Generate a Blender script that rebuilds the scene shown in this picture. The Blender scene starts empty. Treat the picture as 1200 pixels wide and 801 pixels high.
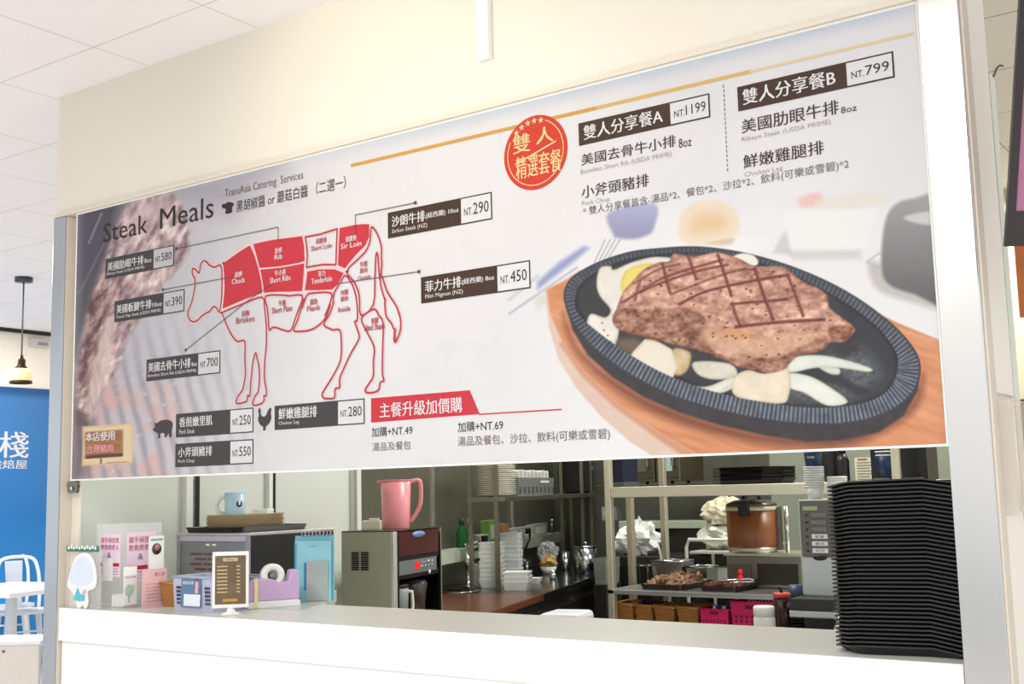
import bpy, math, random
import numpy as np
from mathutils import Vector, Matrix
random.seed(7)
S = bpy.context.scene
COL = S.collection
PI = math.pi
# ------------------------------------------------------------------ camera, world, exposure, large lights
CAM = np.array([4.0359, -2.7684, 1.4565]); PITCH, ROLL, YAW, FPX = 0.1262, -0.0244, 0.6050, 1356.73
cam = bpy.data.cameras.new('camera'); camo = bpy.data.objects.new('camera', cam); COL.objects.link(camo)
CM = Matrix.Rotation(YAW, 4, 'Z') @ Matrix.Rotation(PI/2 + PITCH, 4, 'X') @ Matrix.Rotation(ROLL, 4, 'Z')
camo.matrix_world = Matrix.Translation(Vector(CAM)) @ CM
cam.sensor_width = 36; cam.lens = 36*FPX/1200; cam.clip_start = 0.05; cam.clip_end = 200
S.camera = camo
S.view_settings.view_transform = 'Standard'; S.view_settings.look = 'None'
S.view_settings.gamma = 1; S.view_settings.use_curve_mapping = False
S.view_settings.exposure = 0.12
try:
    S.cycles.max_bounces = 8; S.cycles.diffuse_bounces = 4; S.cycles.glossy_bounces = 4
    S.cycles.transparent_max_bounces = 12; S.cycles.use_denoising = True
    S.cycles.sample_clamp_indirect = 6
except Exception: pass
W = bpy.data.worlds.new('daylight'); S.world = W; W.use_nodes = True
W.node_tree.nodes['Background'].inputs[0].default_value = (.975, .99, 1, 1)
W.node_tree.nodes['Background'].inputs[1].default_value = 1.2
def area(name, loc, size, power, col=(1, 1, 1), rot=(0, 0, 0), sy=None):
    l = bpy.data.lights.new(name, 'AREA'); l.energy = power; l.color = col; l.size = size
    if sy: l.shape = 'RECTANGLE'; l.size_y = sy
    o = bpy.data.objects.new(name, l); o.location = loc; o.rotation_euler = rot; COL.objects.link(o); return o
area('unseen_front_light', (1.9, -3.3, 3.09), 1.2, 62, (1, .97, .93), sy=.6)  # unseen light, added to brighten the floor and the board evenly
area('unseen_front_light.001', (2.9, -2.25, 3.09), 1.2, 36, (1, .97, .93), sy=.13)
area('dining_ceiling_light', (-3.6, .6, 3.09), 1.2, 75, (1, .97, .93), sy=1.2)
area('dining_ceiling_light.001', (-5.0, 2.6, 3.09), 1.2, 60, (1, .97, .93), sy=1.2)
area('kitchen_ceiling_light', (1.3, 2.1, 3.05), 1.2, 38, (1, 1, .95), sy=.3)
area('kitchen_ceiling_light.001', (2.6, 3.9, 3.05), 1.2, 42, (1, .98, .9), sy=.3)
area('kitchen_back_fill', (.1, 4.0, 3.05), 1.2, 32, (1, 1, .94), sy=.3)  # unseen light, added to lift the dark back of the kitchen
def spot(name, loc, target, power, col, ang, blend=1, r=.05):
    l = bpy.data.lights.new(name, 'SPOT'); l.energy = power; l.color = col; l.spot_size = ang; l.spot_blend = blend; l.shadow_soft_size = r
    o = bpy.data.objects.new(name, l); o.location = loc
    o.rotation_euler = (Vector(target)-Vector(loc)).to_track_quat('-Z', 'Y').to_euler(); COL.objects.link(o); return o
spot('warm_spotlight', (1.6, -1.3, 3.05), (1.75, 0, 2.75), 24, (1, .9, .68), 1.5)

# ------------------------------------------------------------------ measuring helpers (pixel of the photograph -> point on a surface)
R3 = np.array(CM.to_3x3())
def ray(u, v): return R3 @ np.array([(u-600)/FPX, -(v-400.5)/FPX, -1.0])
def at(u, v, x=None, y=None, z=None):
    d = ray(u, v)
    t = (x-CAM[0])/d[0] if x is not None else (y-CAM[1])/d[1] if y is not None else (z-CAM[2])/d[2]
    return Vector(CAM + t*d)
def atD(u, v, D): return Vector(CAM + D*ray(u, v))
FW = R3 @ np.array([0, 0, -1.0])
def dep(P): return float((np.array(P)-CAM) @ FW)
def px(n, P): return n*dep(P)/FPX            # n pixels of width at the depth of P, in metres

# ------------------------------------------------------------------ materials
def lin(c): 
    c = np.asarray(c, float)/255
    return np.where(c <= .04045, c/12.92, ((c+.055)/1.055)**2.4)
MATS = {}
def M(name, rgb, rough=.5, metal=0, var=.06, scale=30, alpha=1, trans=0, emit=None, estr=1, bump=0, spec=.5, aniso=None):
    if name in MATS: return MATS[name]
    m = bpy.data.materials.new(name); m.use_nodes = True; nt = m.node_tree; b = nt.nodes['Principled BSDF']
    c = [float(x) for x in lin(rgb)] + [1]
    tc = nt.nodes.new('ShaderNodeTexCoord'); nz = nt.nodes.new('ShaderNodeTexNoise'); nz.inputs['Scale'].default_value = scale
    nz.inputs['Detail'].default_value = 4
    src = tc.outputs['Object']
    if aniso:
        mp = nt.nodes.new('ShaderNodeMapping'); mp.inputs['Scale'].default_value = aniso; nt.links.new(src, mp.inputs[0]); src = mp.outputs[0]
    nt.links.new(src, nz.inputs['Vector'])
    mx = nt.nodes.new('ShaderNodeMix'); mx.data_type = 'RGBA'
    mx.inputs[6].default_value = [max(0, x*(1-var)) for x in c[:3]]+[1]; mx.inputs[7].default_value = [min(1, x*(1+var)) for x in c[:3]]+[1]
    nt.links.new(nz.outputs['Fac'], mx.inputs[0]); nt.links.new(mx.outputs[2], b.inputs['Base Color'])
    b.inputs['Roughness'].default_value = rough; b.inputs['Metallic'].default_value = metal
    b.inputs['Specular IOR Level'].default_value = spec
    b.inputs['Alpha'].default_value = alpha; b.inputs['Transmission Weight'].default_value = trans
    if emit: b.inputs['Emission Color'].default_value = [float(x) for x in lin(emit)]+[1]; b.inputs['Emission Strength'].default_value = estr
    if bump:
        bn = nt.nodes.new('ShaderNodeBump'); bn.inputs['Strength'].default_value = bump; bn.inputs['Distance'].default_value = .004
        nt.links.new(nz.outputs['Fac'], bn.inputs['Height']); nt.links.new(bn.outputs[0], b.inputs['Normal'])
    MATS[name] = m; return m
KS = .60      # reflectance of the printed paper's white
def ink(name, rgb): return M('ink_'+name, 255*(np.array(rgb)/255)*(KS/.85)**(1/2.3), .6, var=.02, spec=.3)
steel = M('brushed_steel', (205, 203, 198), .3, .8, .05, 12, aniso=(1, 1, .05))
post_steel = M('post_steel', (206, 204, 200), .22, 1, .04, 3, aniso=(2, 2, .6))
post_steel2 = M('post_steel_dark_reflection', (176, 182, 188), .26, 1, .08, 3, aniso=(2, 2, .6))  # same steel as the right post, with dark reflections put into its colour
dark_steel = M('dark_steel', (120, 118, 108), .35, 1, .12, 10, aniso=(1, 1, .1))
wall_steel = M('stainless_wall', (138, 136, 120), .36, .7, .16, 4, aniso=(3, 3, .2))
cream = M('cream_paint', (230, 224, 210), .5, var=.012, scale=3)
white = M('white_plastic', (238, 238, 235), .4, var=.02)
black = M('black_plastic', (16, 16, 16), .38, var=.1)
greenwall = M('pale_green_wall', (220, 225, 218), .35, var=.03, scale=4)
counter_white = M('white_counter', (206, 206, 200), .3, var=.012, scale=8)
acrylic = M('clear_acrylic', (250, 250, 252), .08, alpha=.16, var=0)
wood_dark = M('reddish_wood_top', (100, 56, 36), .25, var=.25, scale=9, aniso=(3, .6, 3))
chrome = M('chrome', (220, 222, 224), .1, 1, 0)
wicker = M('wicker', (188, 132, 70), .7, var=.3, scale=90, bump=.6)
paper = M('white_paper', (245, 245, 242), .7, var=.02)

# ------------------------------------------------------------------ mesh helpers
class MB:
    def __init__(s): s.v = []; s.f = []; s.m = []; s.s = []; s.mats = []
    def mi(s, m):
        if m not in s.mats: s.mats.append(m)
        return s.mats.index(m)
    def add(s, vs, fs, m, smooth=False):
        o = len(s.v); k = s.mi(m); s.v += [tuple(p) for p in vs]
        for f in fs: s.f.append([o+i for i in f]); s.m.append(k); s.s.append(smooth)
        return s
    def box(s, c, d, m, rz=0, rx=0, ry=0, taper=1.0):
        X = Matrix.Translation(Vector(c)) @ Matrix.Rotation(rz, 4, 'Z') @ Matrix.Rotation(ry, 4, 'Y') @ Matrix.Rotation(rx, 4, 'X')
        vs = []
        for z in (-.5, .5):
            t = taper if z < 0 else 1
            for x, y in ((-.5, -.5), (.5, -.5), (.5, .5), (-.5, .5)): vs.append(X @ Vector((x*d[0]*t, y*d[1]*t, z*d[2])))
        return s.add(vs, [(3, 2, 1, 0), (4, 5, 6, 7), (0, 1, 5, 4), (1, 2, 6, 5), (2, 3, 7, 6), (3, 0, 4, 7)], m)
    def b2(s, p, q, m): return s.box([(a+b)/2 for a, b in zip(p, q)], [abs(b-a) for a, b in zip(p, q)], m)
    def lathe(s, prof, m, c=(0, 0, 0), n=28, X=None, sx=1, sy=1):
        vs = []; fs = []; X = X or Matrix.Identity(4)
        for r, z in prof:
            for i in range(n):
                a = 2*PI*i/n; vs.append(Vector(c) + X @ Vector((r*math.cos(a)*sx, r*math.sin(a)*sy, z)))
        for j in range(len(prof)-1):
            for i in range(n): fs.append((j*n+i, j*n+(i+1) % n, (j+1)*n+(i+1) % n, (j+1)*n+i))
        if prof[0][0] > 1e-6: fs.append(tuple(range(n-1, -1, -1)))
        if prof[-1][0] > 1e-6: fs.append(tuple((len(prof)-1)*n+i for i in range(n)))
        return s.add(vs, fs, m, True)
    def tube(s, pts, r, m, n=8, closed=False):
        P = [Vector(p) for p in pts]; N = len(P); vs = []; fs = []; up = None
        for i in range(N):
            a = P[(i-1) % N] if (closed or i > 0) else P[i]; b = P[(i+1) % N] if (closed or i < N-1) else P[i]
            t = (b-a).normalized()
            if up is None: up = t.orthogonal().normalized()
            else:
                up = up - t*up.dot(t); up = up.normalized() if up.length > 1e-6 else t.orthogonal().normalized()
            w = t.cross(up); rr = r[i] if isinstance(r, (list, tuple)) else r
            for k in range(n):
                an = 2*PI*k/n; vs.append(P[i] + (up*math.cos(an)+w*math.sin(an))*rr)
        for i in range(N if closed else N-1):
            j = (i+1) % N
            for k in range(n): fs.append((i*n+k, i*n+(k+1) % n, j*n+(k+1) % n, j*n+k))
        if not closed: fs += [tuple(range(n-1, -1, -1)), tuple((N-1)*n+k for k in range(n))]
        return s.add(vs, fs, m, True)
    def prism(s, poly, h0, h1, m, X=None):      # polygon in local xy, extruded along z
        X = X or Matrix.Identity(4); n = len(poly)
        vs = [X @ Vector((x, y, h0)) for x, y in poly] + [X @ Vector((x, y, h1)) for x, y in poly]
        fs = [tuple(range(n-1, -1, -1)), tuple(range(n, 2*n))] + [(i, (i+1) % n, n+(i+1) % n, n+i) for i in range(n)]
        return s.add(vs, fs, m)
    def mesh(s, name):
        me = bpy.data.meshes.new(name); me.from_pydata(s.v, [], s.f)
        for m in s.mats: me.materials.append(m)
        me.polygons.foreach_set('material_index', s.m); me.polygons.foreach_set('use_smooth', s.s); me.update(); return me
def link(name, me, parent=None, bevel=0, label=None, kind=None):
    o = bpy.data.objects.new(name, me); COL.objects.link(o)
    if parent is not None: o.parent = parent
    if bevel:
        b = o.modifiers.new('bevel', 'BEVEL'); b.width = bevel; b.segments = 2; b.limit_method = 'ANGLE'; b.angle_limit = .6
    if label: o['label'] = label
    if kind: o['kind'] = kind
    return o
def part(name, mb, parent, bevel=0, label=None): return link(name, mb.mesh(name), parent, bevel, label)
def struct(name, mb, bevel=0, parent=None): return link(name, mb.mesh(name), parent, bevel, kind=None if parent else 'structure')
def tag(o, label, cat, group=None):
    o['label'] = label; o['category'] = cat
    if group: o['group'] = group
    return o
def thing(name, label, cat, loc=(0, 0, 0), rz=0, group=None):
    o = bpy.data.objects.new(name, None); COL.objects.link(o); o.location = loc; o.rotation_euler = (0, 0, rz); o.empty_display_size = .1
    return tag(o, label, cat, group)
def solo(name, mb, label, cat, loc=(0, 0, 0), rz=0, group=None, bevel=0):
    o = link(name, mb.mesh(name), None, bevel); o.location = loc; o.rotation_euler = (0, 0, rz); return tag(o, label, cat, group)
KIDS = {}
def dup(root, loc, rz=None, label=None):
    def cp(o, par):
        c = o.copy(); COL.objects.link(c); c.parent = par
        for ch in o.children: cp(ch, c)
        return c
    r = cp(root, None); r.location = loc
    if rz is not None: r.rotation_euler = (0, 0, rz)
    if label: r['label'] = label
    return r
# lettering: text is turned into flat mesh and fitted to a box in any plane
_tc = {}
def glyphs(s, bold=0, res=2, font=None):
    k = (s, bold)
    if k in _tc: return _tc[k]
    c = bpy.data.curves.new('lettering', 'FONT'); c.body = s; c.resolution_u = res; c.fill_mode = 'FRONT'; c.offset = bold
    o = bpy.data.objects.new('lettering', c); COL.objects.link(o); bpy.context.view_layer.update()
    me = o.to_mesh(); vs = np.array([v.co[:2] for v in me.vertices]); fs = [tuple(p.vertices) for p in me.polygons]
    o.to_mesh_clear(); bpy.data.objects.remove(o); bpy.data.curves.remove(c)
    lo, hi = vs.min(0), vs.max(0); vs = (vs-lo)/(hi-lo); _tc[k] = (vs, fs); return vs, fs
def text(mb, s, m, org, ex, ey, bold=0):      # bbox from org along vectors ex (width) and ey (height)
    vs, fs = glyphs(s); org, ex, ey = Vector(org), Vector(ex), Vector(ey); n = ex.cross(ey).normalized()
    for k in ((0,) if not bold else (-1, 0, 1)):      # heavier strokes: the same outline three times, a hair apart
        o = org + ex.normalized()*(k*bold*1.6*ey.length) + n*(k*2e-5)
        mb.add([o+ex*float(a)+ey*float(b) for a, b in vs], fs, m)
    return mb
# ------------------------------------------------------------------ the setting
SW, SH, SZ = 3.337, 1.072, 1.53          # menu board width, height, bottom
CZ, CT = 3.12, 1.0413                    # ceiling, counter top
def tile_mat(name, rgb, line, pits):
    m = bpy.data.materials.new(name); m.use_nodes = True; nt = m.node_tree; b = nt.nodes['Principled BSDF']; b.inputs['Roughness'].default_value = .8
    tc = nt.nodes.new('ShaderNodeTexCoord'); sx = nt.nodes.new('ShaderNodeSeparateXYZ'); nt.links.new(tc.outputs['Object'], sx.inputs[0])
    def mth(op, a, bb=None):
        n = nt.nodes.new('ShaderNodeMath'); n.operation = op
        for i, q in enumerate((a, bb)):
            if q is None: continue
            if isinstance(q, (int, float)): n.inputs[i].default_value = q
            else: nt.links.new(q, n.inputs[i])
        return n.outputs[0]
    ds = []
    for ax, off in ((0, .1679), (1, .2466)):
        f = mth('FRACT', mth('DIVIDE', mth('ADD', sx.outputs[ax], off+60.5*.605), .605)); ds.append(mth('ABSOLUTE', mth('SUBTRACT', f, .5)))
    seam = mth('LESS_THAN', mth('MINIMUM', ds[0], ds[1]), .006)
    nz = nt.nodes.new('ShaderNodeTexNoise'); nz.inputs['Scale'].default_value = 3; nt.links.new(tc.outputs['Object'], nz.inputs['Vector'])
    vo = nt.nodes.new('ShaderNodeTexVoronoi'); vo.inputs['Scale'].default_value = 38; nt.links.new(tc.outputs['Object'], vo.inputs['Vector'])
    pit = mth('MULTIPLY', mth('LESS_THAN', vo.outputs['Distance'], .13), pits)
    seamv = mth('MULTIPLY', seam, mth('ADD', .35, mth('MULTIPLY', nz.outputs['Fac'], .9)))
    mx = nt.nodes.new('ShaderNodeMix'); mx.data_type = 'RGBA'; nt.links.new(mth('MAXIMUM', seamv, pit), mx.inputs[0])
    mx.inputs[6].default_value = [float(x) for x in lin(rgb)]+[1]; mx.inputs[7].default_value = [float(x) for x in lin(line)]+[1]
    nt.links.new(mx.outputs[2], b.inputs['Base Color']); return m
struct('ceiling', MB().b2((-9, -5.0, CZ), (6.2, .1, CZ+.05), tile_mat('ceiling_tile', (250, 246, 246), (214, 206, 204), 0)))
struct('ceiling', MB().b2((-9, .1, CZ), (-.16, 9, CZ+.05), MATS.get('x') or bpy.data.materials['ceiling_tile']))
struct('ceiling', MB().b2((-.16, .1, CZ), (6.2, 9, CZ+.05), tile_mat('perforated_tile', (226, 220, 208), (120, 110, 100), .5)))
struct('floor', MB().b2((-9, -5, -.05), (6.2, 9, 0), M('pale_floor', (232, 229, 225), .35, var=.04, scale=2)))
struct('floor', MB().b2((-14, -20, -.06), (16, -5.001, -.01), M('outside_paving', (176, 180, 184), .6, var=.05, scale=2)))
struct('wall_front', MB().b2((-.139, 0, SZ+SH+.012), (3.43, .12, CZ), cream))
struct('trim_1', MB().b2((-.139, -.012, SZ+SH), (3.43, .06, SZ+SH+.014), M('beige_trim', (222, 212, 196), .5)))
def partition(name, a, b, th, z0, z1, m, side=1):
    a, b = Vector(a), Vector(b); d = (b-a).normalized(); n = Vector((-d.y, d.x))*side*th
    return struct(name, MB().prism([tuple(a), tuple(b), tuple(b+n), tuple(a+n)][::side], z0, z1, m))
GA, GB = (-.066, .06), (-.224, 1.93)
partition('wall_left', GA, GB, .06, 0, CZ, greenwall)
LD = Vector((-.3007, .9537)); LC = Vector((-.224, 1.93)); LE = LC + LD*3.95
partition('wall_left', LC, LE, .06, 0, CZ, wall_steel)
YB = LE.y
struct('wall_back', MB().b2((-1.6, YB, 0), (2.2, YB+.06, CZ), M('stainless_back_wall', (128, 130, 118), .42, .5, .14, 3, aniso=(3, 3, .2))))
struct('wall_back', MB().b2((2.2, YB, 0), (6.2, YB+.06, CZ), M('warm_wall', (226, 208, 178), .6, var=.03, scale=2)))
# partition in the middle of the kitchen behind the rice cooker, greenish enamel
struct('wall_partition', MB().b2((1.0, 4.62, 0), (2.62, 4.68, CZ), M('grey_green_panel', (150, 156, 142), .4, .3, .08, 3)))
struct('wall_partition', MB().b2((2.62, 4.3, 0), (3.6, 4.36, CZ), M('olive_cream_panel', (196, 192, 166), .5, 0, .04, 3)))
struct('wall_right', MB().b2((3.34, .052, 0), (3.43, .27, CZ), M('pillar_enamel', (242, 238, 230), .35, var=.02, scale=2)))
# white counter with its front panel and the return at the left
c = MB().prism([(-.054, .004), (3.333, .004), (3.333, .485), (-.098, .485), (-.054, .05)][::1], CT-.125, CT, counter_white)
c.prism([(-.096, .485), (.90, .485), (.50, .97), (-.137, .97)], CT-.045, CT, counter_white)
cnt = solo('serving_counter', c, 'long white serving counter running under the menu board between two steel posts', 'counter')
link('front_panel', MB().b2((-.05, .012, .0), (3.333, .05, CT-.1255), M('front_white', (246, 246, 244), .3, var=.01)).mesh('front_panel'), cnt)
fasc = M('front_white', (246, 246, 244), .3, var=.01)
link('front_fascia', MB().b2((-.054, -.002, CT-.125), (3.333, .0035, CT-.0005), fasc).mesh('front_fascia'), cnt)
link('return_panel', MB().b2((-.05, .90, .0), (.48, .94, CT-.045), counter_white).mesh('return_panel'), cnt)
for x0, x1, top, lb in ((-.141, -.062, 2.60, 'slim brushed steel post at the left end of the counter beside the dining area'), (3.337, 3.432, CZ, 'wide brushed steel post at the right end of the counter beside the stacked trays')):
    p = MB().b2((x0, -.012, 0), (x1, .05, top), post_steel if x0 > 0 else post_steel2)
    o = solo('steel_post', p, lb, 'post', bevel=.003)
    link('edge_strip', MB().b2((x1, -.004, 0), (x1+.006, .05, top), M('strip', (214, 204, 190), .4)).mesh('edge_strip'), o)
struct('trim_2', MB().b2((-.055, .044, CT), (-.006, .054, SZ+SH), M('beige_jamb', (232, 224, 208), .5)))
# vertical joints of the left partition
def on_wall(u, v, a, b):      # where the view ray meets the vertical plane a-b
    d = ray(u, v); a, b = Vector(a), Vector(b); e = b-a; n = Vector((-e.y, e.x))
    t = ((a.x-CAM[0])*n.x+(a.y-CAM[1])*n.y)/(d[0]*n.x+d[1]*n.y); return Vector(CAM+t*d)
gd = (Vector(GB)-Vector(GA)).normalized(); ga = math.atan2(gd.y, gd.x)-PI/2
k = 3
for u, w, m in ((218.5, .05, white), (225, .04, black), (313, .025, white), (316.5, .02, black), (412, .05, steel)):
    P = on_wall(u, 600, GA, GB)
    struct('trim_%d' % k, MB().box((P.x+.012, P.y, 1.9), (.03, w if u < 400 else .03, 1.8), m, rz=ga)); k += 1
for u in (507, 600):
    P = on_wall(u, 600, LC, LE); struct('trim_%d' % k, MB().box((P.x+.006, P.y, 1.9), (.012, .03, 1.7), steel, rz=math.atan2(LD.y, LD.x)-PI/2)); k += 1
# raised white strip standing in for glare on the wall above the board
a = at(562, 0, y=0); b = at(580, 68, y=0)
solo('wall_glare_strip', MB().b2((a.x, -.02, b.z), (b.x-.01, 0, CZ), M('trunking', (250, 249, 246), .4)), 'short white plastic cable trunking coming down the cream wall above the menu board', 'trunking')

# ------------------------------------------------------------------ the menu board
board = thing('menu_board', 'wide printed steak menu board with red cow chart and a sizzling steak photo', 'menu board', (0, 0, SZ))
part('board_panel', MB().b2((0, -.002, 0), (SW, .028, SH), M('board_edge', (240, 240, 234), .5)), board)
def sp(u, v):
    P = at(u, v, y=-.002); return np.array([P.x, P.z-SZ])
def vnoise(x, y, seed):
    T = np.random.RandomState(seed).rand(256, 256); xi = np.floor(x).astype(int); yi = np.floor(y).astype(int); fx = x-xi; fy = y-yi
    fx = fx*fx*(3-2*fx); fy = fy*fy*(3-2*fy); g = lambda i, j: T[(yi+j) % 256, (xi+i) % 256]
    return (g(0, 0)*(1-fx)+g(1, 0)*fx)*(1-fy)+(g(0, 1)*(1-fx)+g(1, 1)*fx)*fy
def fbm(x, y, s, seed, o=4):
    a = 0; t = 0
    for k in range(o): w = .55**k; a = a+w*vnoise(x/s*2**k, y/s*2**k, seed+k); t += w
    return a/t
class Paint:      # prints colours onto a grid of points given in photograph pixels
    def __init__(s, u, v): s.u, s.v = u, v; s.c = np.zeros((len(u), 3))
    def over(s, idx, a, col):
        col = np.asarray(col, float); a = a[:, None]; s.c[idx] = s.c[idx]*(1-a)+col*a
    def sel(s, P, pad):
        P = np.asarray(P, float); lo, hi = P.min(0)-pad, P.max(0)+pad
        return np.nonzero((s.u > lo[0]) & (s.u < hi[0]) & (s.v > lo[1]) & (s.v < hi[1]))[0]
    def sd(s, idx, P, closed=True):
        P = np.asarray(P, float); x, y = s.u[idx], s.v[idx]; d = np.full(len(idx), 1e9); ins = np.zeros(len(idx), bool); n = len(P)
        for i in range(n if closed else n-1):
            a, b = P[i], P[(i+1) % n]; e = b-a; L = e@e+1e-12
            t = np.clip(((x-a[0])*e[0]+(y-a[1])*e[1])/L, 0, 1); d = np.minimum(d, np.hypot(x-a[0]-t*e[0], y-a[1]-t*e[1]))
            if closed and abs(e[1]) > 1e-9:
                c = ((a[1] <= y) != (b[1] <= y)); ins ^= c & (x < a[0]+(y-a[1])/e[1]*e[0])
        return np.where(ins, d, -d) if closed else d
    def poly(s, P, col, soft=1., op=1., grow=0, tex=None):
        idx = s.sel(P, soft+grow+2); d = s.sd(idx, P)+grow; a = np.clip(.5+d/soft, 0, 1)*op
        C = np.tile(np.asarray(col, float), (len(idx), 1))
        if tex is not None: C = np.clip(C + tex(s.u[idx], s.v[idx], d), 0, 255)
        s.over(idx, a, C); return idx, d
    def line(s, P, w, col, soft=1., op=1.):
        idx = s.sel(P, w+soft+1); d = s.sd(idx, P, False); s.over(idx, np.clip((w/2-d)/soft+.5, 0, 1)*op, col)
def smooth(P, n=4, closed=True):      # Catmull-Rom
    P = np.asarray(P, float); N = len(P); out = []
    for i in range(N if closed else N-1):
        g = (lambda k: P[k % N]) if closed else (lambda k: P[min(max(k, 0), N-1)])
        p0, p1, p2, p3 = g(i-1), g(i), g(i+1), g(i+2)
        for k in range(n):
            t = k/n; out.append(.5*(2*p1+(p2-p0)*t+(2*p0-5*p1+4*p2-p3)*t*t+(3*p1-p0-3*p2+p3)*t**3))
    if not closed: out.append(P[-1])
    return np.array(out)
def G(*pts): return [(630+x/2.4, 230+y/2.4) for x, y in pts]
def paint_board(u, v):
    p = Paint(u, v); n1 = fbm(u, v, 90, 1)
    ramp = lambda x, a, b: np.clip((x-a)/(b-a), 0, 1)
    left = 1-ramp(u+ (v-400)*.12, 110, 385)
    base = np.stack([240-46*left**1.3, 239-50*left**1.3, 241-42*left**1.3], 1)
    p.c[:] = base + ((n1-.5)*10)[:, None]*np.array([1, 1, .9])
    al = np.arange(len(u))
    # marble veins
    vein = np.abs(fbm(u*.6+v*.5, v-u*.2, 120, 11)-.5); p.over(al, np.clip(.012-vein, 0, 1)/.012*.06*ramp(u, 380, 500)*(1-ramp(u, 640, 720)), (176, 178, 186))
    # bluish band along the top edge
    top = v-(249-(u-91)*.2515); p.over(al, np.clip(1-top/20, 0, 1)*.75*ramp(u, 250, 520)*(1-ramp(u, 1040, 1100)*.6), (196, 208, 228))
    # barbecue photo fading in at the left: dark corner, grill bars, embers
    bars = .5+.5*np.sin((u-(v-480)*.22+fbm(u, v, 40, 5)*8)*2*PI/17.5)
    gm = ramp(v, 360, 450)*(1-ramp(u, 190, 320)); p.over(al, gm*np.clip(bars*1.3-.35, 0, 1)*.5, (136, 134, 150))
    p.over(al, ramp(v, 400, 520)*(1-ramp(u, 150, 330))*.45*(1-bars), (226, 218, 224))
    em = np.clip(fbm(u, v, 26, 21)*3.2-1.15, 0, 1)*ramp(v, 430, 490)*(1-ramp(u, 165, 235))*(1-bars*.6); p.over(al, em*.95, (250, 176, 160))
    sp_ = np.clip(fbm(u, v, 6, 31, 3)*4-2.5, 0, 1)*ramp(v, 380, 430)*(1-ramp(u, 200, 330)); p.over(al, sp_*.6, (232, 230, 236))
    p.poly([(88, 240), (150, 225), (132, 300), (112, 360), (86, 420)], (84, 80, 92), 26, .92)
    p.poly([(150, 222), (320, 180), (330, 200), (270, 250), (200, 235)], (158, 154, 170), 40, .5)
    p.poly([(84, 440), (106, 470), (110, 500), (100, 562), (82, 562)], (96, 92, 102), 18, .7)
    meat = [(152, 240), (178, 228), (200, 226), (214, 244), (222, 270), (218, 300), (196, 330), (172, 362), (150, 396), (138, 430), (118, 462), (108, 492), (94, 486), (88, 452), (96, 400), (106, 350), (124, 300), (138, 262)]
    tx = lambda x, y, d: ((fbm(x*1.5+y*.8, y*.6-x*.5, 9, 41, 5)-.5)*230)[:, None]*np.array([1, 1.05, .95]) - (np.clip(10-d, 0, 10)*1.5)[:, None]
    p.poly(smooth(meat, 4), (208, 180, 180), 6, .94, tex=tx)
    p.poly([(104, 360), (126, 310), (140, 330), (122, 380), (112, 440), (98, 470), (92, 440)], (140, 106, 104), 9, .7, tex=tx)
    p.poly([(126, 372), (140, 366), (128, 420), (110, 488), (98, 490), (108, 430)], (232, 212, 202), 4, .9, tex=lambda x, y, d: ((fbm(x*3, y*.5, 12, 45)-.5)*110)[:, None])
    p.poly([(168, 238), (196, 230), (206, 246), (180, 262), (150, 280), (146, 262)], (228, 204, 206), 12, .6)
    p.poly([(88, 478), (104, 486), (104, 500), (90, 498)], (112, 92, 92), 6, .8)
    p.line([(119, 250), (104, 285)], 1.6, (196, 196, 206), 1.5, .7); p.line([(122, 285), (92, 345)], 1.2, (170, 168, 180), 1.5, .6)
    p.over(al, ramp(u, 600, 720)*ramp(v, 225, 260)*.6, (247, 246, 246))
    p.poly(smooth(G((200, 45), (330, 20), (326, 92), (300, 112), (270, 120), (225, 117), (212, 105))), (158, 158, 198), 5, .85, tex=lambda x, y, d: np.stack([(260-y)*.9]*3, 1))
    p.poly(smooth(G((390, 125), (640, 115), (620, 150), (500, 160), (400, 140))), (250, 248, 246), 6, .8)
    p.poly(smooth(G((395, 95), (405, 50), (440, 20), (485, 12), (535, 22), (565, 60), (560, 105), (520, 132), (450, 138), (410, 125))), (247, 226, 200), 7, .9, tex=lambda x, y, d: np.stack([np.clip(d-8, 0, 14)*-.6, np.clip(d-8, 0, 14)*-1.6, np.clip(d-8, 0, 14)*-3.2], 1))
    p.poly(smooth(G((480, 132), (550, 118), (540, 136))), (206, 170, 130), 4, .5)
    p.poly(G((690, 40), (960, 35), (920, 150), (715, 160)), (250, 249, 248), 6, .85); p.poly(G((700, 152), (905, 150), (910, 175), (720, 178)), (206, 200, 200), 7, .6)
    p.poly(smooth(G((735, 5), (790, -10), (800, 20), (745, 30))), (246, 190, 180), 7, .7); p.poly(smooth(G((800, 5), (960, -10), (980, 20), (860, 35), (790, 28))), (240, 236, 222), 7, .8)
    p.poly(G((690, 105), (700, 100), (715, 165), (660, 160)), (186, 186, 190), 6, .5)
    p.poly(smooth(G((930, 200), (960, 185), (1150, 250), (1150, 320), (1060, 300), (960, 265))), (196, 190, 186), 8, .8)
    p.line(G((990, 170), (960, 160), (925, 185), (960, 200)), 2, (190, 190, 194), 2.5, .8)
    p.poly(smooth(G((985, 50), (1010, 20), (1060, 5), (1180, 0), (1180, 300), (1060, 275), (985, 245), (967, 190), (972, 100))), (146, 144, 147), 5, .95, tex=lambda x, y, d: np.stack([(300-y)*.55-14]*3, 1))
    p.poly(smooth(G((1030, 60), (1080, 45), (1180, 40), (1180, 80), (1080, 78))), (222, 222, 226), 4, .9)
    p.poly(G((0, 240), (60, 185), (130, 140), (146, 145), (100, 185), (0, 262)), (146, 156, 206), 6, .85)
    p.line(G((-80, 330), (0, 275), (110, 200)), 2.5, (176, 182, 204), 2.5, .8); p.line(G((-80, 290), (0, 225)), 3, (190, 196, 220), 4, .7)
    for k in range(4): p.line(G((160+k*13, 185-k*4), (190+k*14, 122)), 1.6, (178, 176, 184), 1.5, .85)
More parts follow.
